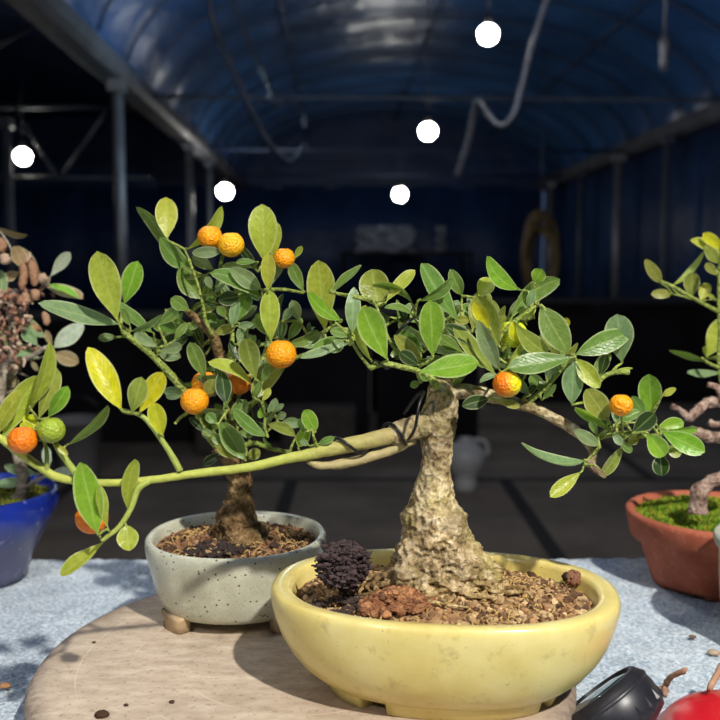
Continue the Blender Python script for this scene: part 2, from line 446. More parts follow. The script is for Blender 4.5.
# roof hoops
hm = simple('hoop_steel', srgb(52, 68, 98), .5, .5, .3, .2, 4)
for i, y in enumerate(HOOPS):
    b = MB(); b.tube([arch(XC, HW, PI*k/28, y, .05) for k in range(1, 28)], [.017]*27, 8, smooth=1)
    o = struct(b, 'trim_%d' % (i+3), hm, True)
for i, a in enumerate((.30, .5, .72)):
    b = MB(); b.tube([arch(XC, HW, PI*a, y, .085) for y in (-2.2, 6, YE-.1)], [.014]*3, 8, smooth=1); struct(b, 'trim_%d' % (i+30), hm, True)

def roofz(wx, wy):
    x = wx*math.cos(-TH)-wy*math.sin(-TH); xc = XC if x > XL-.07 else XL-.15-HW
    k = max(0, 1-((x-xc)/HW)**2)
    return EZ+RISE*math.sqrt(k)-.02
# posts
def post(x, y, r, m, label, z1=EZ-.03):
    e = empty('support_post', G(x, y, 0), label, 'post', 'posts under the eaves')
    b = MB(); b.tube([G(x, y, .012), G(x, y, z1)], [r, r], 12, smooth=1); b.build('pole', m, e)
    b = MB(); b.box(G(x, y, .006), (r*4, r*4, .012), rot=TH); b.build('base_plate', m, e, False)
    b = MB(); b.box(G(x, y, z1-.05), (r*2.6, r*3, .10), rot=TH); b.build('bracket', m, e, False)
post(XL, 7.7, .050, GALV, 'pale steel post under the left gutter, nearest and brightest on that side')
post(XL, 11.4, .045, GALV, 'pale steel post under the left gutter, second from the front')
post(XL, 13.2, .04, DGALV, 'dim post under the left gutter, just beside the low left bulb')
post(XR-.25, 10.6, .045, DGALV, 'dark slim post near the right blue tarp, rightmost of the right row')
post(XR-.25, 12.4, .058, GALV, 'bright steel post on the right side, the thickest of the right row')
post(XR-.25, 14.3, .04, DGALV, 'dim post on the right between the two brighter steel posts')
post(XR-.25, 16.3, .055, GALV, 'pale steel post beside the coiled yellow hose at the far right')
# neighbouring bay at the left: posts and truss
post(-3.4, 9.6, .05, DGALV, 'dark post in the left bay carrying a V shaped brace')
e = empty('roof_truss', G(-3.4, 9.55, 1.9), 'dark steel truss with diagonal braces in the left bay', 'truss')
def seg(px0, py0, px1, py1, Y, r, nm, m, parent):
    b = MB(); b.tube([P(px0, py0, Y), P(px1, py1, Y)], [r, r], 8, smooth=1); return b.build(nm, m, parent)
seg(-40, 107, 158, 107, 9.5, .022, 'top_chord', DGALV, e); seg(-40, 178, 150, 178, 9.5, .02, 'bottom_chord', DGALV, e)
seg(108, 107, 64, 174, 9.5, .018, 'brace', DGALV, e); seg(15, 107, 54, 174, 9.5, .018, 'brace', DGALV, e)
seg(-30, 60, 52, 16, 9.5, .018, 'brace', DGALV, e)
for i, (y, lb) in enumerate(((8.7, 'thin horizontal tie bar crossing the arch, highest of the three'), (12.4, 'thin horizontal tie bar across the hall, middle of the three'), (15.7, 'thin horizontal tie bar low before the end wall, farthest of the three'))):
    b = MB(); b.tube([G(XL+.1, y, EZ+.02), G(XR-.15, y, EZ+.02)], [.022, .022], 8, smooth=1)
    tag(b.build('tie_bar', hm if i else DGALV), lb, 'bar', 'tie bars across the arch')

# glowing bulbs
def m_glow():
    t = NT('lit_bulb'); t.base((1, 1, 1)); t.b.inputs['Emission Color'].default_value = (1.0, .97, .88, 1); t.b.inputs['Emission Strength'].default_value = 60; return t.m
GLOW = m_glow()
def bulb(px, py, Y, rpx, label, top):
    c = P(px, py, Y); r = pxs(Y, rpx*.88)
    e = empty('hanging_bulb', c, label, 'lamp', 'lit bulbs hanging under the roof')
    b = MB(); b.lathe(c, [(0.001, -r*.9), (r*.3, -r*.88), (r*.6, -r*.74), (r*.85, -r*.45), (r*.98, -r*.1), (r*.98, r*.3), (r*.85, r*.62), (r*.6, r*.85), (r*.36, r*.98)], 32); b.build('globe', GLOW, e)
    b = MB(); b.lathe(c, [(r*.36, r*1.1), (r*.4, r*1.2), (r*.38, r*1.9), (r*.15, r*2.1), (.001, r*2.1)], 16); b.build('socket', BLACKP, e)
    b = MB(); b.tube([c+Vector((0, 0, r*2)), Vector((c.x, c.y, roofz(c.x, c.y)))], [.006, .006], 6, smooth=1); b.build('cord', BLACKP, e)
bulb(488, 35, 5.9, 10.5, 'glowing white bulb, highest and largest of those near the roof centre', 4.0)
bulb(428, 132, 9.6, 9, 'glowing white bulb in the middle, below the tie bar, between two other lit bulbs', 3.95)
bulb(400, 195, 14.5, 7.2, 'small glowing bulb low in the middle, above the pale crumpled sheet', 3.95)
bulb(225, 192, 12.2, 8, 'glowing bulb low on the left just above the twin orange fruits', 2.95)
bulb(23, 157, 10.0, 8.5, 'glowing bulb alone at far left in the neighbouring bay', 3.4)

# hanging cables and hoses
def hang(name, pts, r, m, label, cat):
    b = MB(); b.tube([P(*p) for p in pts], [r]*len(pts), 10, smooth=6); return tag(b.build(name, m), label, cat)
HOSE = simple('ribbed_hose', srgb(128, 132, 142), .35, .6, .5, .3, 30)
DHOSE = simple('dark_hose', srgb(50, 60, 80), .4, .5, .3, .3, 20)
hang('hanging_hose', [(208, -25, 5.2), (213, 20, 5.2), (232, 68, 5.3), (254, 118, 5.4), (272, 148, 5.5), (288, 162, 5.6), (298, 156, 5.65), (305, 145, 5.7)], .019, DHOSE, 'dark hose hanging in a deep loop at upper left', 'hose')
hang('hanging_cable', [(228, -12, 6.2), (248, 40, 6.3), (268, 82, 6.5), (274, 104, 6.6), (282, 100, 6.8), (294, 103, 6.9), (303, 113, 7.0), (305, 128, 7)], .014, DHOSE, 'thin dark cable drooping just right of the hose loop', 'cable')
hang('hanging_hose', [(552, -12, 4.6), (541, 16, 4.6), (530, 52, 4.6), (521, 88, 4.6), (512, 116, 4.6), (500, 125, 4.6), (489, 115, 4.6), (479, 101, 4.6), (474, 112, 4.7), (468, 142, 4.8), (457, 176, 4.9)], .0165, HOSE, 'shiny grey hose hanging in an N shaped hook right of the lit bulbs', 'hose')
e = empty('pendant_socket', P(664, 70, 6.0), 'empty lamp socket hanging on a cord at upper right', 'lamp')
c = P(664, 62, 6.0)
b = MB(); b.tube([c, Vector((c.x, c.y, roofz(c.x, c.y)))], [.010, .010], 8, smooth=1); b.build('cord', GALV, e)
b = MB(); b.lathe(c, [(.001, -.055), (.022, -.05), (.03, -.01), (.028, .06), (.035, .08), (.034, .14), (.012, .17)], 18); b.build('socket', GALV, e)

# coiled yellow hose on the far right side
pts = []
for k in range(110):
    a = k/14*2*PI; rr = 1+.16*math.sin(k*.31)+.06*math.sin(k*1.7)
    pts.append(P(541+15*rr*math.cos(a), 256+35*rr*math.sin(a)+5*math.sin(k*.21), 11.5+.12*math.sin(k*.57)))
b = MB(); b.tube(pts, [.034]*110, 8, smooth=2)
hc = tag(b.build('coiled_hose', simple('old_yellow_hose', srgb(96, 78, 44), .6)), 'coil of dull yellow hose hanging before the blue end wall', 'hose')
q = P(541, 222, 11.5)
b = MB(); b.tube([q, Vector((q.x, q.y, roofz(q.x, q.y)))], [.008]*2, 6, smooth=1); b.build('hanging_cord', DGALV, hc)

# crumpled plastic at the end of the hall
PLA = simple('clear_plastic', srgb(104, 112, 128), .3, .7, 0, .3, 5)
def crumple(px, py, w_, h_, Y, label, seed):
    c = P(px, py, Y); b = MB(); n = 22; vs = []; fs = []
    for side in (0, 1):
        for j in range(n):
            for i in range(n):
                u, v = i/(n-1)-.5, j/(n-1)-.5
                d = .28*nz((u*6, v*5, seed), 1.1)
                vs.append(c+Vector((u*pxs(Y, w_)*(1+.3*nz((v*3, seed, 0), 1)), d+side*.02, v*pxs(Y, h_))))
    for side in (0, 1):
        o = side*n*n
        for j in range(n-1):
            for i in range(n-1): fs.append((o+j*n+i, o+j*n+i+1, o+(j+1)*n+i+1, o+(j+1)*n+i))
    zb = 1.40-min(q.z for q in vs); b.add([q+Vector((0, 0, zb)) for q in vs], fs); tag(b.build('plastic_sheet', PLA), label, 'sheet')
rk = empty('storage_rack', P(405, 260, 16.2)*1, 'dark metal rack before the end wall with crumpled plastic on top', 'rack'); rk.location.z = 0
b = MB(); b.box((rk.location.x, 16.2, 1.37), (2.3, 1.5, .05)); b.build('shelf', NETB, rk, False)
b = MB(); b.box((rk.location.x, 16.2, .70), (2.3, 1.5, .04)); b.build('shelf', NETB, rk, False)
for dx in (-1.1, 1.1):
    for dy in (-.7, .7):
        b = MB(); b.box((rk.location.x+dx, 16.2+dy, .675), (.05, .05, 1.35)); b.build('leg', NETB, rk, False)
crumple(385, 240, 56, 26, 16.5, 'crumpled pale plastic sheet bunched at the end of the hall', 3)
crumple(441, 246, 9, 24, 15.5, 'narrow strip of pale plastic hanging right of the crumpled sheet', 8)

# dark benches with crates and plants on the far side
def bench(x0, x1, y0, y1, z, label, rot=TH):
    c0 = G((x0+x1)/2, (y0+y1)/2, 0)
    e = empty('growing_bench', c0, label, 'bench')
    b = MB(); b.box(G((x0+x1)/2, (y0+y1)/2, z-.03), (x1-x0, y1-y0, .06), rot=TH); b.build('bench_top', NETB, e, False)
    b = MB(); b.box(G((x0+x1)/2, y0+.03, (z-.06)/2), (x1-x0-.04, .02, z-.06), rot=TH); b.build('skirt', NETB, e, False)
    for x in (x0+.05, x1-.05):
        for y in (y0+.08, y1-.05):
            b = MB(); b.box(G(x, y, (z-.06)/2), (.05, .05, z-.06), rot=TH); b.build('leg', NETB, e, False)
bench(-3.2, .235, 5.6, 6.8, .78, 'long black draped bench behind the left half of the trees')
bench(.25, .95, 5.75, 6.9, .80, 'short black bench behind the thick trunk')
bench(1.2, 4.0, 7.2, 8.4, .82, 'long black bench behind the right hand branches')
crate_m = simple('dark_crate', srgb(58, 52, 50), .8, .2, 0, .3, 12)
for (x, y, wd, lb) in ((-.62, 5.3, .40, 'dark brown concrete block under the fruit, left of its neighbour'), (-.10, 5.3, .44, 'dark brown concrete block behind the wired branch')):
    b = MB(); b.box(G(x, y, .14), (wd, .22, .28), rot=TH); o = b.build('block', crate_m, None, False)
    md = o.modifiers.new('bevel', 'BEVEL'); md.width = .015; tag(o, lb, 'block', 'blocks on the floor')
# white jug on the floor behind the trunk
c = P(465, 492, 4.35); c.z = 0
e = empty('plastic_jug', c, 'dim white round jug on the floor right of the thick trunk', 'jug')
WHT = simple('white_plastic', srgb(150, 150, 150), .5, .4, 0, .1, 6)
b = MB(); b.lathe(c, [(.001, 0), (.05, 0), (.058, .01), (.06, .05), (.05, .07), (.085, .11), (.1, .16), (.095, .2), (.06, .235), (.03, .245), (.03, .265), (.001, .265)], 32); b.build('body', WHT, e)
b = MB(); b.tube([c+Vector((.03, 0, .25)), c+Vector((.09, 0, .25)), c+Vector((.11, 0, .2)), c+Vector((.095, 0, .17))], [.01]*4, 8, smooth=4); b.build('handle', WHT, e)
# grey bucket on the left
c = P(78, 440, 4.6); c.z = 0.0
BKT = simple('grey_bucket', srgb(110, 108, 110), .6, .3, 0, .1, 6)
e = empty('bucket', c, 'dim grey bucket standing in the dark under the yellow leaves', 'bucket')
b = MB(); b.lathe(c, [(.001, 0), (.09, 0), (.1, .02), (.125, .30), (.135, .30), (.135, .32), (.12, .32), (.095, .03), (.001, .03)], 32); b.build('body', BKT, e)
b = MB(); b.tube([c+Vector((-.13, 0, .30)), c+Vector((-.1, -.02, .40)), c+Vector((0, -.02, .44)), c+Vector((.1, -.02, .40)), c+Vector((.13, 0, .30))], [.005]*5, 8, smooth=4); b.build('handle', WIRE, e)

# ------------------------------------------------------------------ table and cloth
e = empty('display_table', (0, .5, 0), 'long table under the pale blue fleece cloth', 'table')
b = MB(); b.box((0, .535, TZ-.026), (2.6, .76, .03)); b.build('table_top', WOOD, e, False)
for x in (-1.2, 1.2):
    for y in (.2, .87):
        b = MB(); b.box((x, y, (TZ-.041)/2), (.05, .05, TZ-.041)); b.build('leg', WOOD, e, False)
def cloth_h(x, y):
    return .0022*nz((x, y, 0), 9) + .0010*nz((x, y, 3), 60) + .0011*nz((x, y, 5), 150) + .0007*nz((x, y, 8), 330)
b = MB(); nx, ny = 620, 250; vs = []; fs = []
X0, X1, Y0, Y1 = -.95, .95, .14, .925
for j in range(ny+1):
    for i in range(nx+1):
        x = X0+(X1-X0)*i/nx; v = j/ny
        if v <= .94:
            y = Y0+(Y1-Y0)*v/.94; z = TZ-.004+cloth_h(x, y)
        else:
            k = (v-.94)/.06; y = Y1+.006*math.sin(k*PI/2)+.003*nz((x, 0, 0), 40); z = TZ-.004+cloth_h(x, Y1)*(1-k)-.055*k - .004*k*nz((x, 9, 0), 30)
        vs.append(Vector((x, y, z)))
for j in range(ny):
    for i in range(nx):
        k = j*(nx+1)+i; fs.append((k, k+1, k+nx+2, k+nx+1))
b.add(vs, fs)
o = tag(b.build('table_cloth', CLOTH), 'pale blue fleecy cloth spread over the table under everything', 'cloth')
md = o.modifiers.new('thickness', 'SOLIDIFY'); md.thickness = .003; md.offset = -1

# ------------------------------------------------------------------ turntable
TC = Vector((-.038, .60, TZ)); TT = TZ+.035
e = empty('round_stand', TC, 'round weathered wooden turntable carrying the yellow pot and the grey-green pot', 'turntable')
R = .183
b = MB(); b.lathe(TC, [(.001, .010), (R-.010, .010), (R-.003, .012), (R, .017), (R, .028), (R-.003, .0325), (R-.008, .0347), (R-.02, .035), (.10, .035), (.001, .035)], 128); b.build('disc', TTAB, e)
b = MB(); b.lathe(TC, [(.001, .0), (.115, .0), (.12, .002), (.12, .008), (.112, .010), (.001, .010)], 64); b.build('base', TTAB, e)
def crumb(x, y, z, r, label, cat='crumb', col=srgb(140, 105, 70), sq=(1.3, .9, .6)):
    b = MB(); b.blob((x, y, z+r*.5), r, 2, .35, 2.2, sq, col, seed=x*50); return tag(b.build('soil_crumb', SOIL), label, cat)
def floorpt(px, py, z):
    a = (px-360)/FPX; bb = (360-py)/FPX
    dy = math.cos(PITCH)+bb*math.sin(PITCH); dz = -math.sin(PITCH)+bb*math.cos(PITCH)
    t = (z-CAMZ)/dz; return Vector((a*t, dy*t, z))
for px, py, z, r, lb, cl in ((102, 717, TT, .0035, 'dark brown crumb on the stand near its front left rim', srgb(70, 48, 34)),
                         (126, 706, TT, .0013, 'tiny dark crumb on the stand right of the larger crumb', srgb(70, 50, 38)),
                         (172, 703, TT, .0015, 'tiny dark speck of soil at the front middle of the stand', srgb(75, 55, 40)),
                         (94, 643, TT, .0012, 'tiny grain on the stand at far left near the rim', srgb(90, 70, 50)),
                         (5, 688, TZ-.002, .0035, 'tan crumb on the blue cloth at far left', srgb(170, 125, 85)),
                         (693, 638, TZ-.002, .0024, 'small brown crumb on the cloth below the terracotta pot', srgb(130, 100, 75)),
                         (714, 655, TZ-.002, .0040, 'flat tan flake on the cloth at the right edge', srgb(180, 160, 135))):
    q = floorpt(px, py, z); crumb(q.x, q.y, z, r, lb, 'crumb', cl)

# ------------------------------------------------------------------ leaves
LC = {'Y': srgb(236, 230, 40), 'YG': srgb(198, 208, 84), 'BG': srgb(142, 188, 58), 'G': srgb(124, 158, 78), 'O': srgb(164, 170, 78),
      'D': srgb(54, 82, 40), 'P': srgb(146, 172, 128), 'W': srgb(190, 200, 190), 'T': srgb(166, 142, 110), 'R': srgb(190, 130, 95), 'B': srgb(120, 95, 72)}
def leaf(mb, bp, tp, wid, col, bend=0.0, fold=.22, droop=.0, roll=None, shape='ob', natw=.33):
    ax = tp-bp; L = ax.length
    if L < 1e-5: return
    axn = ax.normalized(); view = ((bp+tp)/2 - Vector((0, 0, CAMZ))).normalized()
    s0 = axn.cross(view)
    if s0.length < 1e-4: s0 = Vector((1, 0, 0))
    s0.normalize(); n0 = s0.cross(axn).normalized()
    if n0.dot(view) > 0: n0 = -n0
    wid *= 1.04; W = max(wid, L*natw)
    if roll is None:
        roll = math.acos(min(1, wid/W))*random.choice((-1, 1)); roll = max(-1.25, min(1.25, roll))
    s = s0*math.cos(roll)+n0*math.sin(roll); n = n0*math.cos(roll)-s0*math.sin(roll)
    nu, nv = 16, 6; vs = []; uvs = []
    tw = random.uniform(-.25, .25); wav = random.uniform(0, .10); ph = random.random()*6
    for i in range(nu+1):
        u = i/nu
        pk, ex, eb = {'ob': (.62, 2.2, 1.25), 'el': (.52, 1.75, 1.0), 'full': (.55, 2.3, .7)}[shape]
        if u >= pk: pr = max(0, 1-((u-pk)/(1-pk))**ex)**.62
        else: pr = math.sin(PI/2*u/pk)**eb
        if u < .08: pr = .06+pr*.4
        hw = W/2*pr
        arcv = 4*u*(1-u)
        c = bp+ax*u + s0*(bend*arcv) + n*(droop*L*arcv)
        ca, sa = math.cos(tw*u), math.sin(tw*u)
        ss = s*ca+n*sa; nn = n*ca-s*sa
        for j in range(nv+1):
            v = -1+2*j/nv
            vs.append(c + ss*(hw*v) + nn*(hw*(fold*(abs(v)**1.3)) + wav*hw*math.sin(ph+u*9)*v*v))
            uvs.append((u, v+1.0))
    fs = []
    for i in range(nu):
        for j in range(nv):
            k = i*(nv+1)+j; fs.append((k, k+1, k+nv+2, k+nv+1))
    r = random.uniform(.88, 1.12); g = random.uniform(.92, 1.08)
    cc = tuple(min(1, x*y) for x, y in zip(col, (r*g, g, g*.95)))
    mb.add(vs, fs, cc, uvs)

class Tree:
    def __init__(s, root, Y, twig_mat, twig_col=(1, 1, 1), spread=.012):
        s.root = root; s.Y = Y; s.nodes = []; s.spread = spread; s.tm = twig_mat
        s.groups = {}; s.bases = {}
    def branch(s, name, pts, m, parent=None, amp=.12, seg=12, nscale=120, col=(1, 1, 1), nodes=True, label=None, grad=None):
        """pts: px, py, Y, radius px"""
        w_ = [P(p[0], p[1], p[2]) for p in pts]; r = [pxs(p[2], p[3])*(.82 if m is TWIG else .9 if m is YOUNG else 1) for p in pts]
        b = MB(); b.tube(w_, r, seg, col, 5, amp, nscale)
        if grad:
            nn = len(b.v)
            for q_ in range(nn):
                f = min(1, max(0, (q_/nn-grad[2])/(grad[3]-grad[2]))); b.c[q_] = tuple(x*(1-f)+y*f for x, y in zip(grad[0], grad[1]))
        o = b.build(name, m, parent or s.root)
        if label: o['label'] = label
        if nodes:
            q, rr = spline(w_, r, 4); s.nodes += [(v, o) for v in q]
        return o
    def leaves(s, rows, dz=0.0, mat='leaf'):
        n = len(rows)
        for i, row in enumerate(rows):
            bx, by, tx, ty, wd, col = row[:6]; opt = row[6] if len(row) > 6 else {}
            Y = s.Y + dz + opt.get('d', 0)*.01 + s.spread*(0.5-(i/n)) * .6 + random.uniform(-.3, .3)*s.spread
            Lp = pxs(Y, math.hypot(tx-bx, ty-by))
            tl = opt.get('t', random.uniform(-.45, .25))*Lp
            s.bases.setdefault(opt.get('g', 0), []).append((P(bx, by, Y), P(tx, ty, Y+tl), pxs(Y, wd), LC[col], pxs(Y, opt.get('b', 0)), opt))
    def fill(s, boxes, cols, lo=14, hi=34, back=.03):
        """extra inner leaves: boxes (px, py, rx, ry, n)"""
        for (cx, cy, rx, ry, n) in boxes:
            for _ in range(n):
                a = random.random()*2*PI; rr = math.sqrt(random.random())
                x = cx+rx*rr*math.cos(a); y = cy+ry*rr*math.sin(a)
                an = random.gauss(PI/2, 1.1); L = random.uniform(lo, hi)
                Y = s.Y+random.uniform(-.006, back)
                bp = P(x, y, Y); tp = P(x+L*math.cos(an), y-L*math.sin(an), Y+random.uniform(-.6, .6)*pxs(Y, L))
                s.bases.setdefault(0, []).append((bp, tp, pxs(Y, L*random.uniform(.2, .45)), LC[random.choice(cols)], pxs(Y, random.uniform(-3, 3)), {}))
    def finish(s, mat=None, name='foliage', tw=1.0, tcol=(1, 1, 1)):
        mat = mat or LEAF
        mb = MB(); tb = MB()
        allb = [x for g in s.bases.values() for x in g]
        todo = list(allb); nodes = [n_[0] for n_ in s.nodes]
        for (bp, tp, wd, col, bend, opt) in allb:
            leaf(mb, bp, tp, wd, col, bend, fold=opt.get('f', random.uniform(.1, .35)), droop=random.uniform(-.08, .08), shape=opt.get('s', random.choice(('ob', 'ob', 'el'))), natw=opt.get('nw', .33), roll=opt.get('r'))
        # twigs: join every leaf to the nearest wood, nearest first
        best = []
        for t in todo:
            d, q = min(((t[0]-n_).length, k) for k, n_ in enumerate(nodes)); best.append([d, q, t])
        while best:
            best.sort(key=lambda r_: r_[0]); d, q, t = best.pop(0)
            a = nodes[q]; c = t[0]; lf = (t[1]-t[0]).normalized()
            if d > .0015:
                mid = (a+c)/2 + Vector((random.uniform(-1, 1), random.uniform(-1, 1), random.uniform(-.4, 1)))*d*.08
                r = min(.0011, .00055+d*.02)*tw
                tb.tube([a, mid, c, c+lf*.0022], [r*1.3, r, r*.75, r*.5], 6, tcol, 3)
                nodes += [mid, c]
                for rr in best:
                    for k in (len(nodes)-2, len(nodes)-1):
                        dd = (rr[2][0]-nodes[k]).length*1.05
                        if dd < rr[0]: rr[0] = dd; rr[1] = k
            else: nodes.append(c)
        if tb.v: tb.build('twigs', s.tm, s.root)
        return mb.build(name, mat, s.root)
    def fruit(s, px, py, rpx, Y, col, label=None, stem=(0, -1)):
        c = P(px, py, Y); r = pxs(Y, rpx); b = MB(); cl = []
        vs, fs = ICO[4]; out = []
        for q in vs:
            k = 1+.02*nz(q, 1.6, px)+.006*nz(q, 9, px)
            p = Vector((q.x, q.y, q.z*.95))*r*k; 
            dimp = max(0, q.z-.9); p.z -= dimp*r*.9
            out.append(c+p)
            m = .5+.5*nz(q, 1.5, px+3); c2 = col[1] if isinstance(col[0], tuple) else col; c1 = col[0] if isinstance(col[0], tuple) else col
            k2 = min(1, max(0, (q.x+.3)*1.1+ (m-.5))) if isinstance(col[0], tuple) else 0
            cl.append(tuple(a_*(1-k2)+b_*k2 for a_, b_ in zip(c1, c2)))
        b.add(out, fs, cl); o = b.build('fruit', FRUIT, s.root)
        if label: o['label'] = label
        # calyx and stem towards the nearest wood
        n_ = min((n for n in s.nodes), key=lambda v: (v[0]-c).length)[0]
        dr = (n_-c).normalized(); t = c+dr*r*.95
        sb = MB(); sb.tube([t-dr*r*.1, t+dr*r*.12, t+dr*r*.2], [r*.3, r*.2, r*.08], 8, srgb(130, 140, 70), 2)
        sb.tube([t, t+dr*min((n_-t).length*.5, r), n_], [.0008, .0007, .0009], 6, srgb(140, 150, 80), 4)
        sb.build('stalk', MOSS, o)

OR = srgb(240, 150, 8); ORD = srgb(232, 118, 8); ORY = srgb(240, 172, 20)

# ------------------------------------------------------------------ soil helper
def soil(root, cx, cy, fn, rot, zf, rx, ry, n, cols, rmin, rmax, mat=SOIL, name='soil', roots=0, rootcol=srgb(200, 165, 105)):
    """mound mesh plus grains. zf(u,v) height at unit-disc coords"""
    b = MB(); nr, na = 18, 72; vs = [Vector((cx, cy, zf(0, 0)))]; fs = []; cs = [cols[0]]
    cr, sr = math.cos(rot), math.sin(rot)
    def W(u, v):
        x, y = u*rx, v*ry
        return (cx+x*cr-y*sr, cy+x*sr+y*cr)
    for i in range(1, nr+1):
        for k in range(na):
            an = 2*PI*k/na; u, v = fn(an); u *= i/nr; v *= i/nr
            x, y = W(u, v); z = zf(u, v)+.0012*nz((x, y, 0), 220)
            vs.append(Vector((x, y, z))); cs.append(random.choice(cols))
    for k in range(na): fs.append((0, 1+k, 1+(k+1) % na))
    for i in range(nr-1):
        for k in range(na):
            a = 1+i*na+k; b2 = 1+i*na+(k+1) % na; fs.append((a, a+na, b2+na, b2))
    b.add(vs, fs, cs)
    for _ in range(n):
        an = random.random()*2*PI; rr = math.sqrt(random.random())*.97; u, v = fn(an); u *= rr; v *= rr
        x, y = W(u, v); r = random.uniform(rmin, rmax)*(1 if random.random() < .9 else 1.6)
        from mathutils import Euler
        b.blob((x, y, zf(u, v)+r*.35), r, 1, .7, 1.7, (random.uniform(.8, 1.4), random.uniform(.7, 1.1), random.uniform(.6, .9)), shade(random.choice(cols), random.uniform(.7, 1.25)), seed=random.random()*90, rot=Euler((random.random()*.8, random.random()*.8, random.random()*6)))
    for _ in range(roots):
        an = random.random()*2*PI; rr = math.sqrt(random.random())*.85; u, v = fn(an); u *= rr; v *= rr
        x, y = W(u, v); d = random.random()*6.3; L = random.uniform(.003, .010); k = random.uniform(-3, 3)
        pts = []; 
        for q in range(5):
            pts.append(Vector((x, y, zf(u, v)+.0012+.0022*math.sin(q/4*PI)))); x += L/4*math.cos(d); y += L/4*math.sin(d); d += k*.35
        b.tube(pts, [.0003, .0005, .0005, .0004, .0002], 5, rootcol, 2)
    return b.build(name, mat, root, False)

# ------------------------------------------------------------------ bonsai in the yellow pot
def oval(e):
    def f(an):
        c, s = math.cos(an), math.sin(an)
        return (abs(c)**(2/e)*(1 if c >= 0 else -1), abs(s)**(2/e)*(1 if s >= 0 else -1))
    return f
YP = Vector((.0525, .556, TT))
T1R = empty('potted_bonsai', YP, 'thick-trunked citrus bonsai with long wired left branch in a yellow oval pot', 'bonsai')
PROT = math.radians(-7)
A, B_ = .1095, .0735; ov = oval(2.3)
def ovw(an):
    x, y = ov(an); x *= A; y *= B_
    return (x*math.cos(PROT)-y*math.sin(PROT), x*math.sin(PROT)+y*math.cos(PROT))
b = MB(); H = .066
b.lathe(YP, [(.001, .006), (.50, .006), (.645, .006), (.675, .0072), (.74, .011), (.825, .0185), (.895, .028), (.945, .038), (.977, .048), (.994, .056), (1.0, .062), (.992, .0652), (.975, .0663), (.90, .0665), (.882, .0655), (.872, .0625), (.862, .05), (.80, .03), (.001, .028)], 120, ovw)
b.build('pot', YEL, T1R)
# feet of the yellow pot follow the base outline
for a0, a1 in ((-172, -128), (-112, -38), (-25, 40), (60, 120), (140, 172)):
    b = MB(); n = 18; vs = []; fs = []
    for i in range(n+1):
        an = math.radians(a0+(a1-a0)*i/n); x, y = ovw(an)
        for k, z in ((.69, .0095), (.665, .0005), (.65, 0), (.57, 0), (.56, .0095)):
            vs.append(YP+Vector((x*k, y*k, z)))
    for i in range(n):
        for q in range(4): fs.append((i*5+q, (i+1)*5+q, (i+1)*5+q+1, i*5+q+1))
    fs += [(0, 1, 2, 3, 4), tuple(n*5+q for q in (4, 3, 2, 1, 0))]
    b.add(vs, fs); b.build('foot', YEL, T1R)
def yz(u, v):
    d = math.hypot((u+.05)*1.0, v)
    e_ = math.hypot(u, v)
    return YP.z + .0585 + .021*max(0, 1-d*1.30)**1.3 - .004*max(0, e_-.8)*3
SC = [srgb(152, 116, 80), srgb(184, 150, 106), srgb(122, 90, 62), srgb(204, 174, 128), srgb(98, 72, 50), srgb(168, 128, 88)]
soil(T1R, YP.x, YP.y, ov, PROT, yz, A*.865, B_*.865, 1500, SC, .0009, .0024, roots=260)
# trunk with spreading root flare
YT = .556
t1 = Tree(T1R, YT, TWIG, spread=.03)
tr = [(442, 378, .556, 10), (443, 392, .556, 15), (441, 405, .556, 16.5), (440, 422, .556, 17.5), (437, 440, .556, 16.5), (437, 458, .556, 14), (435, 475, .556, 16), (433, 492, .556, 20.5), (432, 504, .556, 23), (434, 513, .556, 30), (437, 528, .556, 33), (437, 542, .556, 38), (440, 556, .556, 45), (442, 570, .556, 50), (444, 584, .556, 54), (445, 600, .556, 58)]
pts = [P(p[0], p[1], p[2]) for p in tr]; rad = [pxs(p[2], p[3]) for p in tr]
b = MB(); Pq, Rq = spline(pts, rad, 12); seg_ = 120; vs = []; cs = []
for i, (c, r) in enumerate(zip(Pq, Rq)):
    low = max(0, min(1, (YP.z+.115-c.z)/.05))
    hgt = (c.z-YP.z)
    for k in range(seg_):
        an = 2*PI*k/seg_; d = Vector((math.cos(an), math.sin(an), 0))
        fl = 1+.10*low*math.sin(an*3+1.0+hgt*20)+.07*low*math.sin(an*5+2)
        q = c+d*r
        q = Vector((q.x, q.y, (q.z-YP.z)*.62)); n1 = .11*nz(q, 90)+.10*nz(q, 190, 4)+.09*nz(q, 420, 9)+.05*nz(q, 900, 3)
        sq = 1-.14*low
        rr = r*(fl+n1*(1+.9*low))
        p_ = c+Vector((d.x*rr, d.y*rr*sq, .0012*low*nz(q, 300, 7)))
        vs.append(p_)
        dark_spot = min(1, max(0, 1-((p_.x-(P(450, 0, .55).x))**2+(p_.z-P(450, 530, .53).z)**2)**.5/.007)) if d.y < 0 else 0  # small round darker spot in the bark colour, trunk front only
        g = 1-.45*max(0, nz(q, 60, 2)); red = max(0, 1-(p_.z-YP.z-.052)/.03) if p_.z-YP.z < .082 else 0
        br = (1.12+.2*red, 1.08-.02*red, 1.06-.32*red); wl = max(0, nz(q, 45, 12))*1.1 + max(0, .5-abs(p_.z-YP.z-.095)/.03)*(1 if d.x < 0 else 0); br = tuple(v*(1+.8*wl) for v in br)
        cs.append(tuple(x*g*(1-.5*dark_spot) for x in br))
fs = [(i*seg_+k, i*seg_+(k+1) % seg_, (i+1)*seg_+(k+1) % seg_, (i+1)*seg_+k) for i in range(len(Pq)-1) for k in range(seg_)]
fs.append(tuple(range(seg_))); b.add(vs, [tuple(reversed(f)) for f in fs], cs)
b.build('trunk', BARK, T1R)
t1.nodes += [(v, None) for v in pts[:6]]
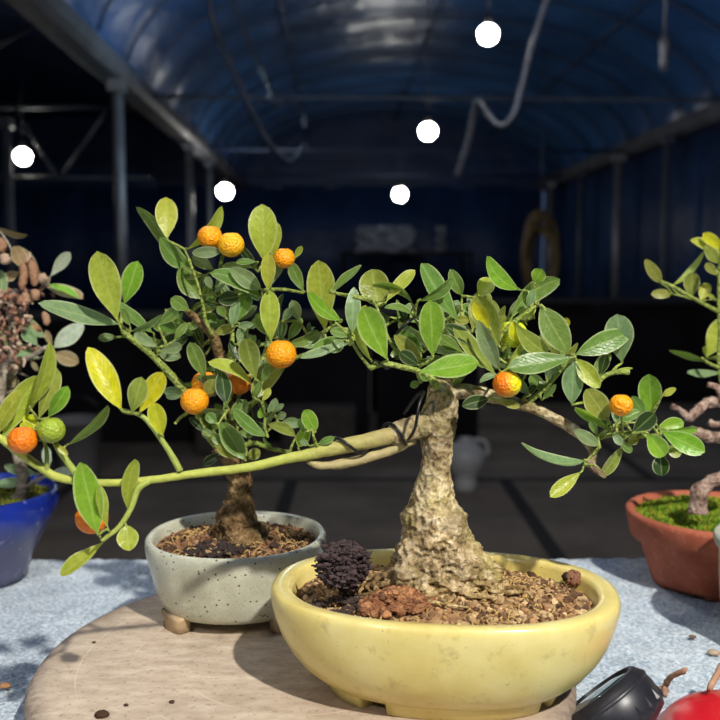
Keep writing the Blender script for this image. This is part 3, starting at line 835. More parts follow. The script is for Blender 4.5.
# surface roots creeping over the soil
b = MB()
for k in range(46):
    an = random.random()*2*PI; r0 = random.uniform(.018, .034); r1 = r0+random.uniform(.012, .034)
    q = []
    for j in range(6):
        rr = r0+(r1-r0)*j/5; a2 = an+.25*math.sin(j*1.3+k)
        u, v = rr*math.cos(a2)/A, rr*math.sin(a2)/B_
        x = YP.x-.004+rr*math.cos(a2); y = YP.y+rr*.62*math.sin(a2)
        dd = (x-YP.x)/A, (y-YP.y)/B_
        if math.hypot(*dd) > .8: break
        q.append(Vector((x, y, yz(*dd)+.0022+.006*max(0, 1-j/2.2))))
    if len(q) > 2: b.tube(q, [random.uniform(.0014, .0032)*(1-.12*j) for j in range(len(q))], 8, random.choice([(1, .9, .7), (1.05, .85, .6), (.8, .65, .5)]), 4, .35, 300)
b.build('surface_roots', BARK, T1R)
b = MB()
for k in range(420):
    a = random.random()*6.3; rr = random.random()**.6
    x = -.0255+.022*rr*math.cos(a)+YP.x-.006; y = YP.y-.030+.012*rr*math.sin(a)
    uv = (x-YP.x)/A, (y-YP.y)/B_
    b.blob((x, y, yz(*uv)+.001+.009*(1-rr)*random.random()**.3), random.uniform(.0009, .0028), 2, .7, 2.6, (1.2, .9, .8), shade(random.choice([srgb(150, 98, 66), srgb(126, 84, 56), srgb(172, 122, 82)]), random.uniform(.7, 1.2)), seed=k)
o = b.build('soil_mound', SOIL, T1R, False); o['label'] = 'reddish brown soil heap beside the trunk'

# main branches
lb = t1.branch('branch', [(438, 422, .556, 11), (415, 428, .55, 11.5), (400, 433, .548, 10), (385, 437, .545, 9.5), (350, 445, .54, 8.5), (325, 450, .536, 7.6), (305, 455, .533, 6.5), (285, 459, .53, 5.6), (250, 467, .525, 5), (200, 473, .52, 4.6), (150, 480, .515, 4.3), (100, 483, .51, 4.1), (60, 478, .508, 4.6), (40, 467, .506, 4.6), (20, 453, .505, 4.8), (0, 438, .503, 4.2), (-24, 424, .50, 3)], YOUNG, amp=.10, nscale=200, seg=16, grad=(srgb(158, 138, 92), srgb(174, 180, 80), .14, .46))
lb['label'] = 'long yellow-green branch reaching far left, bound with wire near the trunk'
t1.branch('branch_collar', [(440, 420, .556, 13), (424, 425, .553, 13), (410, 430, .550, 12), (398, 434, .548, 10.5), (388, 437, .546, 7)], BARK, amp=.3, nodes=False, seg=20)
t1.branch('branch_stub', [(414, 438, .551, 6), (398, 447, .548, 6), (370, 457, .543, 5.5), (345, 463, .54, 5.5), (322, 466, .537, 4), (308, 461, .535, 3)], YOUNG, lb, amp=.3, col=srgb(166, 152, 104))
t1.branch('side_shoot', [(180, 471, .517, 4), (172, 456, .516, 3.5), (163, 442, .514, 3.2), (152, 426, .512, 3), (140, 415, .511, 2.8), (122, 410, .51, 2)], YOUNG, lb, col=srgb(160, 172, 80), amp=.1)
t1.branch('side_shoot', [(149, 481, .514, 4), (138, 489, .512, 4), (131, 508, .51, 3.2), (120, 526, .508, 3), (108, 536, .506, 2.5), (102, 541, .505, 2)], YOUNG, lb, col=srgb(160, 172, 80), amp=.1)
t1.branch('side_shoot', [(76, 474, .507, 4), (66, 460, .505, 3.6), (58, 448, .504, 3.4), (54, 440, .503, 3)], YOUNG, lb, col=srgb(160, 172, 80), amp=.1)
t1.branch('side_shoot', [(46, 474, .506, 3), (47, 455, .505, 2.5), (44, 440, .505, 2)], YOUNG, lb, col=srgb(160, 172, 80), amp=.1)
t1.branch('branch', [(442, 392, .552, 6), (425, 374, .548, 4), (398, 366, .542, 3.2), (384, 364, .538, 3.2), (370, 368, .534, 3.4)], TWIG)
t1.branch('branch', [(445, 392, .556, 8), (447, 372, .558, 5), (452, 350, .56, 4), (462, 330, .562, 3), (462, 312, .564, 2.4)], TWIG)
t1.branch('branch', [(446, 392, .556, 7), (470, 366, .552, 4.5), (492, 346, .55, 3.5), (510, 326, .55, 2.8), (536, 306, .552, 2.2)], TWIG)
rb = t1.branch('branch', [(446, 390, .556, 9), (470, 392, .552, 7.5), (500, 398, .549, 6.5), (515, 403, .547, 6), (532, 408, .545, 5.2), (556, 419, .542, 5.2), (574, 430, .54, 5.6), (586, 440, .538, 5.2), (593, 452, .537, 4.4), (592, 466, .537, 3)], BARK, amp=.16)
rb['label'] = 'thick brown branch reaching right'
t1.branch('side_shoot', [(588, 441, .538, 4), (606, 436, .534, 3), (628, 433, .53, 2.6), (648, 436, .527, 2.3), (662, 434, .525, 2)], TWIG, rb)
t1.branch('side_shoot', [(586, 460, .537, 3.4), (594, 468, .535, 4), (603, 475, .533, 2.6)], GNARL, rb)
t1.branch('side_shoot', [(525, 405, .546, 4), (545, 388, .542, 2.6), (560, 372, .538, 2.4), (574, 358, .535, 2)], TWIG, rb)
t1.branch('side_shoot', [(585, 402, .54, 2), (600, 380, .542, 2.8), (612, 373, .543, 3), (629, 372, .544, 3.4)], TWIG, rb)
t1.branch('side_shoot', [(415, 372, .548, 2.2), (392, 345, .546, 1.8), (378, 310, .548, 1.6), (372, 300, .548, 1.4)], TWIG)
t1.branch('side_shoot', [(370, 368, .534, 2.2), (358, 352, .532, 2), (348, 335, .534, 1.8), (335, 322, .536, 1.5)], TWIG)
t1.branch('side_shoot', [(318, 449, .534, 2.4), (314, 438, .53, 1.6), (312, 430, .53, 1.2)], TWIG)
# wires
def coil(name, path, r_px, Y0, turns, ph, parent, rw=1.5, span=(0, 1)):
    q, _ = spline([P(*p[:3]) for p in path], [1]*len(path), 12); n = len(q); pts = []
    rr_, _ = spline([Vector((pxs(p[2], p[3]), 0, 0)) for p in path], [1]*len(path), 12)
    i0, i1 = int(span[0]*(n-1)), int(span[1]*(n-1))
    for k in range(61):
        f = i0+(i1-i0)*k/60; i = min(n-2, int(f)); t = f-i
        c = q[i]*(1-t)+q[i+1]*t; tg = (q[i+1]-q[i]).normalized(); a = Vector((0, 0, 1)); a = (a-tg*a.dot(tg)).normalized(); bb = tg.cross(a)
        an = ph+turns*2*PI*k/60; r = rr_[i].x*1.12+pxs(.55, rw)
        pts.append(c+(a*math.cos(an)+bb*math.sin(an))*r)
    b = MB(); b.tube(pts, [pxs(.55, rw)]*len(pts), 8, (1, 1, 1), 1); return b.build(name, WIRE, parent)
coil('wire', [(418, 428, .55, 11), (400, 433, .548, 10), (385, 437, .545, 9.5), (350, 445, .54, 8.5), (325, 450, .536, 7.6)], 0, .55, 2.2, .5, lb)
coil('wire', [(404, 366, .545, 3.2), (384, 364, .538, 3.2), (374, 366, .536, 3.4)], 0, .55, 1.2, 0, T1R, 1.0)
b = MB(); b.tube([P(408, 440, .538), P(415, 428, .528), P(419, 405, .53), P(424, 392, .538), P(416, 397, .54), (P(404, 414, .545))], [pxs(.55, 1.6)]*6, 8); b.build('wire', WIRE, T1R); b = MB(); b.tube([P(394, 338, .545), P(400, 330, .54), P(408, 322, .54), P(414, 318, .545)], [pxs(.55, 1.4)]*4, 8); b.build('wire', WIRE, T1R)

# --- leaves on the left shoots (Y about .51)
t1.leaves([
 (66, 446, 108, 405, 10, 'G', {'b': -3}), (30, 408, 49, 342, 14, 'YG', {'b': -3}), (38, 420, 57, 368, 17, 'O'), (48, 418, 68, 386, 15, 'BG'),
 (36, 430, 20, 424, 10, 'Y'), (38, 428, 24, 416, 12, 'Y'), (2, 442, 42, 375, 22, 'YG', {'b': 4, 't': .1, 'r': .15}), (-8, 440, 22, 390, 16, 'YG'),
 (108, 529, 98, 485, 11, 'YG'), (98, 535, 80, 462, 27, 'BG', {'d': -1.2, 's': 'el', 't': -.1}), (128, 511, 135, 459, 13, 'YG', {'b': 4}),
 (126, 524, 129, 551, 21, 'YG', {'s': 'el'}), (105, 541, 60, 575, 14, 'YG', {'b': 3}),
 (122, 411, 88, 347, 24, 'Y', {'d': -.4}), (132, 413, 142, 377, 19, 'O', {'s': 'ob'}), (139, 414, 163, 372, 20, 'Y', {'d': -.5}), (163, 437, 153, 402, 17, 'Y'),
 (76, 474, 88, 470, 5, 'YG'), (54, 443, 68, 455, 6, 'YG')], dz=-.047)
# --- upper left cluster
t1.leaves([
 (378, 307, 372, 269, 29, 'O', {'d': 1, 's': 'full'}), (385, 303, 415, 270, 13, 'YG'), (462, 296, 450, 269, 13, 'G'), (459, 322, 421, 263, 19, 'G', {'b': 3}),
 (457, 320, 443, 290, 10, 'P'), (472, 332, 482, 291, 18, 'O'), (478, 298, 491, 278, 17, 'YG'),
 (352, 334, 354, 287, 15, 'P'), (354, 336, 330, 330, 10, 'G'), (330, 292, 362, 265, 9, 'G'), (372, 362, 356, 314, 9, 'YG', {'b': 5}),
 (350, 345, 366, 305, 12, 'YG'), (344, 340, 330, 352, 12, 'P'), (352, 342, 300, 358, 7, 'P'), (348, 336, 312, 350, 13, 'G'),
 (422, 362, 394, 335, 15, 'O'), (424, 352, 398, 332, 15, 'G'), (418, 350, 390, 355, 12, 'P'), (430, 345, 398, 323, 12, 'P'), (420, 366, 400, 352, 13, 'D'),
 (414, 306, 372, 285, 9, 'G', {'b': -6}), (415, 317, 384, 308, 7, 'G', {'b': -4}), (418, 301, 453, 278, 11, 'G', {'b': -4}),
 (388, 361, 362, 307, 28, 'BG', {'d': -1.2, 'r': .2, 't': -.25}), (433, 358, 430, 300, 25, 'BG', {'d': -1.4, 'r': .1, 't': -.25}),
 (482, 350, 445, 326, 13, 'D'), (462, 352, 438, 337, 13, 'G'), (470, 357, 423, 343, 7, 'P'), (500, 348, 476, 295, 25, 'O', {'d': -.3}), (490, 330, 474, 302, 13, 'Y'),
 (497, 376, 453, 327, 16, 'O', {'d': -.8}), (500, 371, 478, 320, 16, 'P', {'d': -1.2}), (417, 372, 479, 362, 25, 'BG', {'d': -1.8, 'r': -.35, 't': -.1, 's': 'ob'}),
 (490, 398, 462, 406, 14, 'D', {'s': 'el'}), (497, 400, 520, 407, 8, 'O'), (421, 382, 410, 386, 7, 'G'), (430, 380, 420, 374, 8, 'G'),
 ], dz=-.006)
# --- top centre right
t1.leaves([
 (520, 290, 487, 256, 16, 'BG', {'b': 6}), (534, 284, 542, 269, 14, 'BG'), (538, 304, 541, 290, 6, 'Y'), (514, 321, 536, 309, 8, 'YG'),
 (510, 320, 560, 279, 18, 'G', {'b': 6}), (563, 326, 568, 318, 9, 'Y'), (540, 305, 568, 352, 26, 'G', {'s': 'el', 't': -.2}), (515, 322, 548, 353, 18, 'O', {'b': -4}),
 (503, 372, 527, 337, 9, 'YG'), (512, 368, 535, 350, 15, 'G'), (505, 340, 492, 318, 14, 'YG'), (520, 345, 512, 322, 14, 'Y'), (530, 372, 512, 352, 13, 'P'),
 (574, 357, 508, 368, 20, 'G', {'d': -1.4, 't': -.2}), (574, 355, 631, 332, 22, 'G', {'d': -.8, 's': 'el'}), (622, 363, 617, 314, 27, 'P', {'d': .8, 's': 'ob'}),
 (600, 377, 606, 354, 11, 'D'), (612, 372, 633, 368, 3, 'YG'), (572, 405, 573, 360, 20, 'P', {'s': 'el'}), (575, 358, 600, 388, 17, 'YG', {'d': -1}),
 (609, 421, 586, 389, 23, 'O', {'d': -1.6}), (545, 392, 530, 375, 12, 'G'), (552, 396, 540, 380, 8, 'P'), (530, 395, 515, 380, 10, 'P'), (542, 400, 556, 384, 6, 'G'), (523, 398, 536, 385, 7, 'D'),
 (590, 376, 610, 352, 11, 'G'), (560, 372, 546, 361, 8, 'P')], dz=-.010)
# --- right cluster
t1.leaves([
 (660, 455, 662, 476, 16, 'D', {'s': 'full'}), (665, 446, 681, 455, 12, 'O'), (645, 416, 632, 396, 13, 'G'), (662, 396, 676, 388, 7, 'YG'), (655, 430, 684, 422, 15, 'BG'),
 (670, 430, 698, 429, 8, 'BG'), (652, 419, 649, 374, 22, 'BG', {'s': 'ob'}), (656, 425, 640, 410, 10, 'G'), (660, 431, 705, 452, 20, 'BG', {'d': -.8}),
 (646, 432, 665, 456, 19, 'BG', {'d': -1}), (632, 434, 655, 413, 18, 'D', {'d': -1}), (617, 421, 640, 411, 11, 'G'), (625, 443, 602, 476, 10, 'O'),
 (587, 460, 521, 443, 9, 'P', {'b': 5, 's': 'el'}), (582, 471, 550, 497, 14, 'YG'), (606, 430, 575, 407, 10, 'BG', {'b': -3}), (600, 446, 574, 430, 12, 'P'),
 (612, 432, 622, 445, 8, 'P'), (640, 436, 628, 444, 9, 'O'), (598, 436, 590, 420, 7, 'G'), (606, 426, 602, 408, 9, 'G'), (618, 440, 632, 452, 8, 'G'), (596, 466, 606, 478, 5, 'T')], dz=-.026)
# small shoots on the long branch
t1.leaves([(316, 432, 304, 410, 15, 'BG', {'s': 'full'}), (298, 448, 308, 426, 13, 'BG'), (303, 432, 300, 418, 8, 'G'), (318, 444, 335, 437, 7, 'G'), (310, 446, 300, 440, 6, 'P')], dz=-.026)
t1.fill([(470, 340, 48, 32, 58), (400, 335, 30, 20, 16), (440, 365, 24, 12, 10), (530, 366, 34, 24, 30), (345, 335, 14, 14, 5), (620, 430, 28, 12, 9), (520, 320, 18, 14, 7)], ['G', 'D', 'G', 'O', 'P'], 12, 26, .045)
t1.fruit(507, 384, 14, .525, (ORD, srgb(222, 200, 20)), 'half ripe yellow and orange fruit')
t1.fruit(621, 405, 11.5, .512, OR)
t1.fruit(513, 334, 14, .556, srgb(206, 214, 36), 'unripe yellow-green fruit')
t1.fruit(22.5, 440, 14.5, .492, ORD)
t1.fruit(51.5, 430, 13.5, .494, srgb(146, 160, 48), 'unripe green fruit')
t1.fruit(92, 518, 16.5, .530, ORD)
t1.finish(tw=1.1)

# ------------------------------------------------------------------ compost lump, pellet on the soil
c = P(344, 566, .533); 
b = MB(); b.blob(c, .0112, 4, .35, 2.0, (1.05, .85, .95), srgb(58, 46, 46), seed=2)
for k in range(1100):
    d = Vector((random.gauss(0, 1), random.gauss(0, 1), random.gauss(.3, 1))).normalized(); q = c+Vector((d.x*.0155, d.y*.0125, d.z*.0135))*(1+.22*nz(d, 2.2, 4))*random.uniform(.8, 1.1)
    b.blob(q, random.uniform(.0005, .0017), 1, .9, 2, (random.uniform(.4, 2.2), random.uniform(.4, 1.2), random.uniform(.3, 1.3)), shade(srgb(66, 52, 52), random.uniform(.7, 1.5)), seed=k)
for k in range(160):
    a = random.random()*6.3; rr = random.uniform(.010, .024); x, y = c.x-.008+rr*math.cos(a), c.y-.004+rr*.5*math.sin(a)
    b.blob((x, y, yz((x-YP.x)/A, (y-YP.y)/B_)+.0018), random.uniform(.0008, .0022), 1, .6, 2, (1.2, .9, .7), srgb(64, 50, 46), seed=k)
tag(b.build('compost_lump', DARKSOIL, None, False), 'crumbly black compost lump resting on the soil left of the thick trunk', 'compost')
c = P(573, 578, .575)
b = MB(); b.blob(c, .0052, 3, .4, 2.2, (1, 1, .95), srgb(132, 92, 68), seed=5); b.blob(c+Vector((-.0045, 0, .001)), .003, 2, .4, 2, (1, 1, 1), srgb(40, 28, 22), seed=8)
for k in range(60):
    d = Vector((random.gauss(0, 1), random.gauss(0, 1), random.gauss(0, 1))).normalized(); b.blob(c+d*.005, random.uniform(.0006, .0012), 1, .5, 2, (1, 1, 1), shade(srgb(145, 100, 74), random.uniform(.7, 1.3)), seed=k)
tag(b.build('fertilizer_pellet', SOIL), 'round brown pellet on the soil at the right end of the yellow pot', 'pellet')

# ------------------------------------------------------------------ bonsai in the grey-green crackled pot
GP = Vector((-.0955, .680, TT))
T2R = empty('potted_bonsai', GP, 'upright bushy citrus bonsai in a speckled grey-green crackled pot', 'bonsai')
A2, B2 = .0692, .0665
ov2 = oval(2.15)
def f2(an): x, y = ov2(an); return (x*A2, y*B2)
b = MB()
b.lathe(GP, [(.001, .0095), (.72, .0095), (.80, .0105), (.84, .014), (.89, .024), (.935, .036), (.972, .046), (.994, .053), (1.0, .0575), (.995, .0610), (.975, .0625), (.94, .0628), (.915, .0615), (.90, .056), (.86, .04), (.001, .036)], 110, f2)
b.build('pot', CEL, T2R)
for an in (-138, -42, 42, 138):
    a = math.radians(an); x, y = f2(a); c = GP+Vector((x*.765, y*.765, 0)); b = MB()
    tv = Vector((-math.sin(a), math.cos(a), 0)); nv = Vector((math.cos(a), math.sin(a), 0)); vs = []
    for z, ww, o_ in ((0, .0115, .001), (.005, .012, .001), (.0100, .0135, .0018), (.0130, .014, .0018)):
        for (sx, sy) in ((-1, -.8), (1, -.8), (1.0, .55), (.5, .9), (-.5, .9), (-1.0, .55)): vs.append(c+tv*sx*ww+nv*(sy*.006+o_)+Vector((0, 0, z)))
    fs = [(r*6+k, r*6+(k+1) % 6, (r+1)*6+(k+1) % 6, (r+1)*6+k) for r in range(3) for k in range(6)]+[(5, 4, 3, 2, 1, 0), (18, 19, 20, 21, 22, 23)]
    b.add(vs, fs); o = b.build('foot', CLAY, T2R); o['label'] = 'unglazed tan foot'
def gz(u, v): return GP.z+.0535+.010*max(0, 1-math.hypot(u-.02, v)*1.25)
soil(T2R, GP.x, GP.y, ov2, 0, gz, A2*.90, B2*.90, 900, [srgb(120, 84, 60), srgb(84, 60, 44), srgb(150, 110, 76), srgb(60, 46, 38), srgb(172, 134, 96)], .0009, .0025, roots=140)
b = MB()
for k in range(220):
    a = random.random()*6.3; rr = random.random()**.6; x, y = GP.x-.012+.024*rr*math.cos(a), GP.y-.026+.014*rr*math.sin(a)
    b.blob((x, y, gz((x-GP.x)/A2, (y-GP.y)/B2)+.001), random.uniform(.001, .0024), 1, .6, 2, (1.2, .9, .8), srgb(52, 42, 40), seed=k)
b.build('compost', DARKSOIL, T2R)
Y2 = .680
t2 = Tree(T2R, Y2-.01, TWIG, spread=.05)
o = t2.branch('trunk', [(240, 548, Y2, 38), (240, 536, Y2, 29), (238, 526, Y2, 23), (238, 514, Y2, 18), (240, 500, Y2, 13.5), (241, 488, Y2, 12.5), (238, 474, Y2, 12), (231, 460, Y2, 10), (220, 445, Y2, 8.5)], BARK2, amp=.34, seg=28, nscale=130)
t2.branch('branch', [(222, 448, Y2, 8), (210, 435, Y2, 7.5), (202, 418, Y2, 6.5), (196, 404, Y2, 5.5), (184, 390, Y2, 5), (170, 374, Y2-.005, 5), (155, 358, Y2-.008, 4), (138, 344, Y2-.012, 3.4), (122, 331, Y2-.016, 3)], TWIG, amp=.2)
t2.branch('branch', [(232, 460, Y2, 6), (236, 440, Y2, 6), (234, 410, Y2, 5.5), (230, 385, Y2, 5.5), (222, 360, Y2, 6), (214, 338, Y2-.004, 5), (200, 322, Y2-.006, 4), (186, 310, Y2-.008, 3), (171, 301, Y2-.01, 2.2)], BARK2, amp=.25)
t2.branch('branch', [(226, 368, Y2, 4), (232, 345, Y2, 3.2), (230, 320, Y2, 2.8), (222, 295, Y2, 2.6), (220, 270, Y2, 2.2), (224, 252, Y2, 2)], TWIG)
t2.branch('branch', [(234, 400, Y2, 4), (248, 380, Y2, 3.5), (262, 360, Y2, 3), (268, 340, Y2, 2.6), (266, 312, Y2, 2.2), (268, 290, Y2, 2), (268, 262, Y2, 1.8)], TWIG)
t2.branch('branch', [(236, 420, Y2-.005, 4), (256, 400, Y2-.01, 3), (275, 375, Y2-.015, 2.6), (292, 360, Y2-.02, 2.4), (310, 352, Y2-.025, 2), (326, 340, Y2-.03, 2)], TWIG)
t2.branch('branch', [(238, 448, Y2-.01, 3.4), (254, 443, Y2-.014, 3), (272, 449, Y2-.018, 2.8), (290, 452, Y2-.02, 2.2)], TWIG)
t2.branch('branch', [(213, 336, Y2-.01, 2.6), (206, 322, Y2-.012, 2.2), (203, 306, Y2-.014, 1.8), (198, 285, Y2-.014, 1.6), (190, 262, Y2-.014, 1.4)], TWIG)
t2.branch('branch', [(196, 410, Y2-.01, 3), (190, 412, Y2-.014, 2.2), (181, 417, Y2-.018, 1.8), (175, 424, Y2-.02, 1.8)], TWIG)
t2.leaves([
 # left spray
 (118, 322, 97, 251, 27, 'YG', {'d': -.5}), (124, 305, 138, 261, 19, 'BG'), (121, 325, 38, 303, 15, 'P', {'b': 5, 's': 'el'}), (118, 337, 98, 338, 8, 'P'),
 (130, 332, 163, 314, 7, 'P', {'b': -4}), (158, 326, 178, 308, 11, 'G'), (197, 337, 152, 325, 12, 'G', {'b': -4}), (156, 349, 188, 335, 17, 'D'), (160, 352, 182, 345, 11, 'P'),
 (153, 353, 136, 338, 8, 'P'), (158, 348, 134, 333, 10, 'P'), (157, 352, 181, 357, 13, 'P'), (154, 334, 116, 301, 10, 'G', {'d': -.8}), (130, 326, 122, 308, 8, 'G'),
 (206, 380, 190, 342, 15, 'G', {'d': -.8}), (184, 391, 164, 392, 10, 'P'), (186, 393, 166, 397, 6, 'P'), (190, 311, 171, 298, 13, 'G'), (200, 313, 217, 323, 13, 'G'),
 # top left
 (168, 253, 136, 207, 13, 'G', {'b': -3}), (167, 240, 166, 197, 21, 'YG', {'s': 'ob'}), (193, 270, 160, 237, 17, 'G', {'b': 4}), (185, 250, 222, 206, 12, 'YG', {'b': -5}),
 (203, 300, 179, 268, 20, 'G', {'b': 2}), (224, 251, 192, 253, 11, 'P'), (214, 270, 192, 256, 12, 'P'), (206, 312, 190, 330, 9, 'G'), (204, 306, 216, 294, 8, 'G'), (212, 290, 206, 276, 7, 'P'),
 # top middle
 (272, 260, 277, 222, 12, 'YG'), (265, 264, 262, 204, 27, 'YG', {'d': -.6, 's': 'ob', 't': -.1}), (268, 292, 268, 253, 14, 'YG', {'d': -1}), (258, 272, 238, 244, 8, 'D'),
 (262, 290, 230, 268, 16, 'P'), (262, 298, 210, 273, 16, 'G', {'b': -6, 'd': -.8}), (304, 293, 290, 262, 12, 'G'), (294, 259, 302, 246, 6, 'YG'), (258, 262, 236, 262, 6, 'G'), (254, 268, 222, 266, 7, 'P'),
 (270, 288, 284, 262, 6, 'P'), (278, 338, 256, 314, 17, 'G'), (271, 343, 269, 290, 19, 'YG', {'d': -1.2, 't': -.1}), (276, 325, 284, 294, 7, 'D'), (240, 296, 218, 300, 15, 'D'), (236, 322, 248, 293, 16, 'G'),
 (232, 328, 238, 296, 10, 'P'), (236, 322, 257, 306, 7, 'P'), (236, 326, 254, 324, 7, 'P'), (226, 318, 218, 306, 8, 'G'), (246, 330, 262, 318, 8, 'G'), (282, 322, 292, 308, 8, 'P'), (300, 322, 292, 300, 11, 'P'),
 # right spray
 (325, 332, 318, 260, 27, 'YG', {'d': -.6, 's': 'ob'}), (342, 321, 307, 291, 14, 'BG', {'d': -1.6, 'b': 3}), (286, 343, 318, 330, 10, 'G', {'b': -4}), (323, 332, 306, 342, 13, 'P'), (318, 300, 312, 286, 8, 'P'),
 (293, 357, 252, 397, 18, 'O', {'d': -.8, 'b': -3}), (288, 340, 302, 318, 10, 'G'), (256, 380, 245, 338, 20, 'O', {'d': -.6, 's': 'ob'}), (254, 388, 208, 362, 11, 'YG', {'b': -5, 'd': -1.2}),
 (226, 404, 221, 371, 16, 'D'), (206, 396, 214, 379, 13, 'O', {'d': -.8}), (266, 372, 276, 350, 12, 'P'), (264, 378, 258, 360, 10, 'P'),
 # lower
 (230, 414, 198, 411, 7, 'P'), (246, 461, 221, 422, 20, 'G', {'d': -1.6, 's': 'el'}), (268, 437, 233, 408, 12, 'G', {'d': -1.2, 'b': 2}), (232, 420, 247, 400, 15, 'G'), (266, 416, 258, 411, 10, 'BG'),
 (268, 425, 276, 398, 9, 'P'), (276, 418, 286, 413, 8, 'P'), (272, 412, 284, 404, 6, 'P'), (296, 437, 268, 424, 11, 'O', {'b': -3}), (222, 452, 203, 465, 9, 'D'), (242, 458, 217, 446, 12, 'O'),
 (246, 460, 260, 450, 11, 'O'), (238, 432, 254, 434, 9, 'G'), (216, 440, 202, 430, 9, 'P'), (262, 384, 268, 366, 7, 'G'), (262, 402, 270, 388, 7, 'YG'), (254, 398, 262, 380, 7, 'G'), (218, 424, 206, 414, 10, 'G'), (226, 444, 212, 436, 10, 'G')])
t2.fill([(225, 330, 45, 40, 34), (240, 425, 40, 24, 24), (165, 338, 30, 14, 7), (300, 345, 28, 12, 7), (222, 290, 32, 20, 10), (215, 385, 26, 20, 10)], ['G', 'G', 'D', 'P', 'D', 'O'], 12, 27, .06)
t2.fruit(210, 237, 12, .668, OR); t2.fruit(231, 244.5, 13, .662, ORY, 'rounder, yellower orange fruit')
t2.fruit(284, 258, 10.5, .668, OR); t2.fruit(281, 354, 15, .640, OR, 'largest orange fruit at the centre')
t2.fruit(205, 384, 13.5, .680, OR); t2.fruit(194.5, 401, 14, .653, OR); t2.fruit(239, 383, 12, .674, ORD)
t2.finish(tw=1.2)

# ------------------------------------------------------------------ shrub in the blue pot, left
BP = Vector((-.381, .865, TZ-.001))
T3R = empty('potted_shrub', BP, 'withered shrub with brown seed pods in a cobalt blue glazed pot at far left', 'shrub')
b = MB()
b.lathe(BP, [(.001, .006), (.040, .006), (.042, 0), (.050, 0), (.051, .008), (.056, .022), (.067, .042), (.077, .060), (.082, .075), (.0805, .084), (.077, .0865), (.0735, .084), (.0735, .076), (.068, .06), (.001, .06)], 90)
b.build('pot', BLUE, T3R)
def moss(root, c, rx, ry, zf, n, cols, hgt=(.002, .005)):
    b = MB(); nr, na = 12, 48; vs = [Vector((c.x, c.y, zf(0)))]; fs = []
    for i in range(1, nr+1):
        for k in range(na):
            an = 2*PI*k/na; r = i/nr; x, y = c.x+rx*r*math.cos(an), c.y+ry*r*math.sin(an); vs.append(Vector((x, y, zf(r)+.003*nz((x, y, 0), 90))))
    for k in range(na): fs.append((0, 1+k, 1+(k+1) % na))
    for i in range(nr-1):
        for k in range(na): a = 1+i*na+k; b2 = 1+i*na+(k+1) % na; fs.append((a, a+na, b2+na, b2))
    b.add(vs, fs, [tuple(x*.5 for x in random.choice(cols)) for _ in vs])
    for _ in range(n):
        an = random.random()*2*PI; r = math.sqrt(random.random())*.98; x, y = c.x+rx*r*math.cos(an), c.y+ry*r*math.sin(an); z = zf(r)+.003*nz((x, y, 0), 90)-.0005
        h = random.uniform(*hgt); lean = Vector((random.gauss(0, .5), random.gauss(0, .5), 1)).normalized()*h; w_ = .0007
        a = random.random()*6.3; p = Vector((x, y, z)); cl = shade(random.choice(cols), random.uniform(.7, 1.25))
        q = [p+Vector((math.cos(a+t)*w_, math.sin(a+t)*w_, 0)) for t in (0, 2.1, 4.2)]
        q2 = [v+lean*.6 for v in q]
        b.add(q+q2+[p+lean], [(0, 1, 4, 3), (1, 2, 5, 4), (2, 0, 3, 5), (3, 4, 6), (4, 5, 6), (5, 3, 6)], cl)
    return b.build('moss', MOSS, root)
moss(T3R, BP, .0735, .0735, lambda r: BP.z+.077+.006*(1-r*r), 2600, [srgb(120, 135, 40), srgb(90, 110, 34), srgb(150, 150, 60), srgb(110, 90, 50)])
t3 = Tree(T3R, .865, STEMW, spread=.04)
t3.branch('trunk', [(14, 505, .862, 8), (22, 492, .86, 7), (22, 470, .86, 6), (12, 440, .86, 5), (0, 405, .86, 5), (5, 370, .86, 4.5), (14, 345, .86, 4), (10, 310, .86, 3.5), (18, 290, .86, 3)], STEMW, amp=.25)
t3.branch('branch', [(8, 360, .86, 3.5), (28, 358, .85, 2.6), (45, 348, .84, 2.2), (52, 349, .84, 2)], STEMW)
t3.branch('branch', [(12, 320, .86, 3), (30, 300, .855, 2.4), (45, 285, .85, 2)], GNARL)
t3.branch('branch', [(22, 490, .86, 3), (38, 480, .845, 2), (50, 474, .83, 1.6)], STEMW)
t3.leaves([(-6, 224, 28, 235, 6, 'T', {'b': -2}), (50, 277, 70, 252, 11, 'W'), (42, 284, 83, 299, 13, 'T'), (48, 284, 78, 298, 8, 'BG', {'d': -.6}), (25, 268, 14, 246, 14, 'T'), (41, 276, 14, 246, 6, 'B', {'b': -5}),
 (20, 272, 2, 280, 9, 'T'), (2, 302, 1, 270, 11, 'P'), (46, 338, 11, 314, 14, 'P'), (38, 346, 23, 329, 12, 'P'), (40, 358, 4, 344, 14, 'P'), (53, 348, 84, 324, 17, 'W'), (50, 352, 79, 363, 14, 'T'),
 (52, 348, 46, 330, 6, 'T'), (22, 388, -4, 370, 16, 'T'), (50, 474, 76, 470, 9, 'W'), (48, 470, 46, 446, 9, 'W'), (38, 474, 4, 466, 11, 'P'), (32, 483, -3, 484, 10, 'P'), (12, 366, 22, 356, 10, 'T'),
 (4, 380, 18, 362, 10, 'B'), (8, 350, -4, 330, 10, 'T'), (48, 360, 47, 372, 4, 'W'), (10, 392, 26, 400, 10, 'B'), (4, 396, 0, 414, 12, 'B')])
for e_ in range(26):
    x, y = random.uniform(-6, 32), random.uniform(285, 392); t3.leaves([(x, y, x+random.uniform(-14, 14), y+random.uniform(-14, 12), 5, random.choice(['R', 'B', 'T', 'T']), {'nw': .3})])
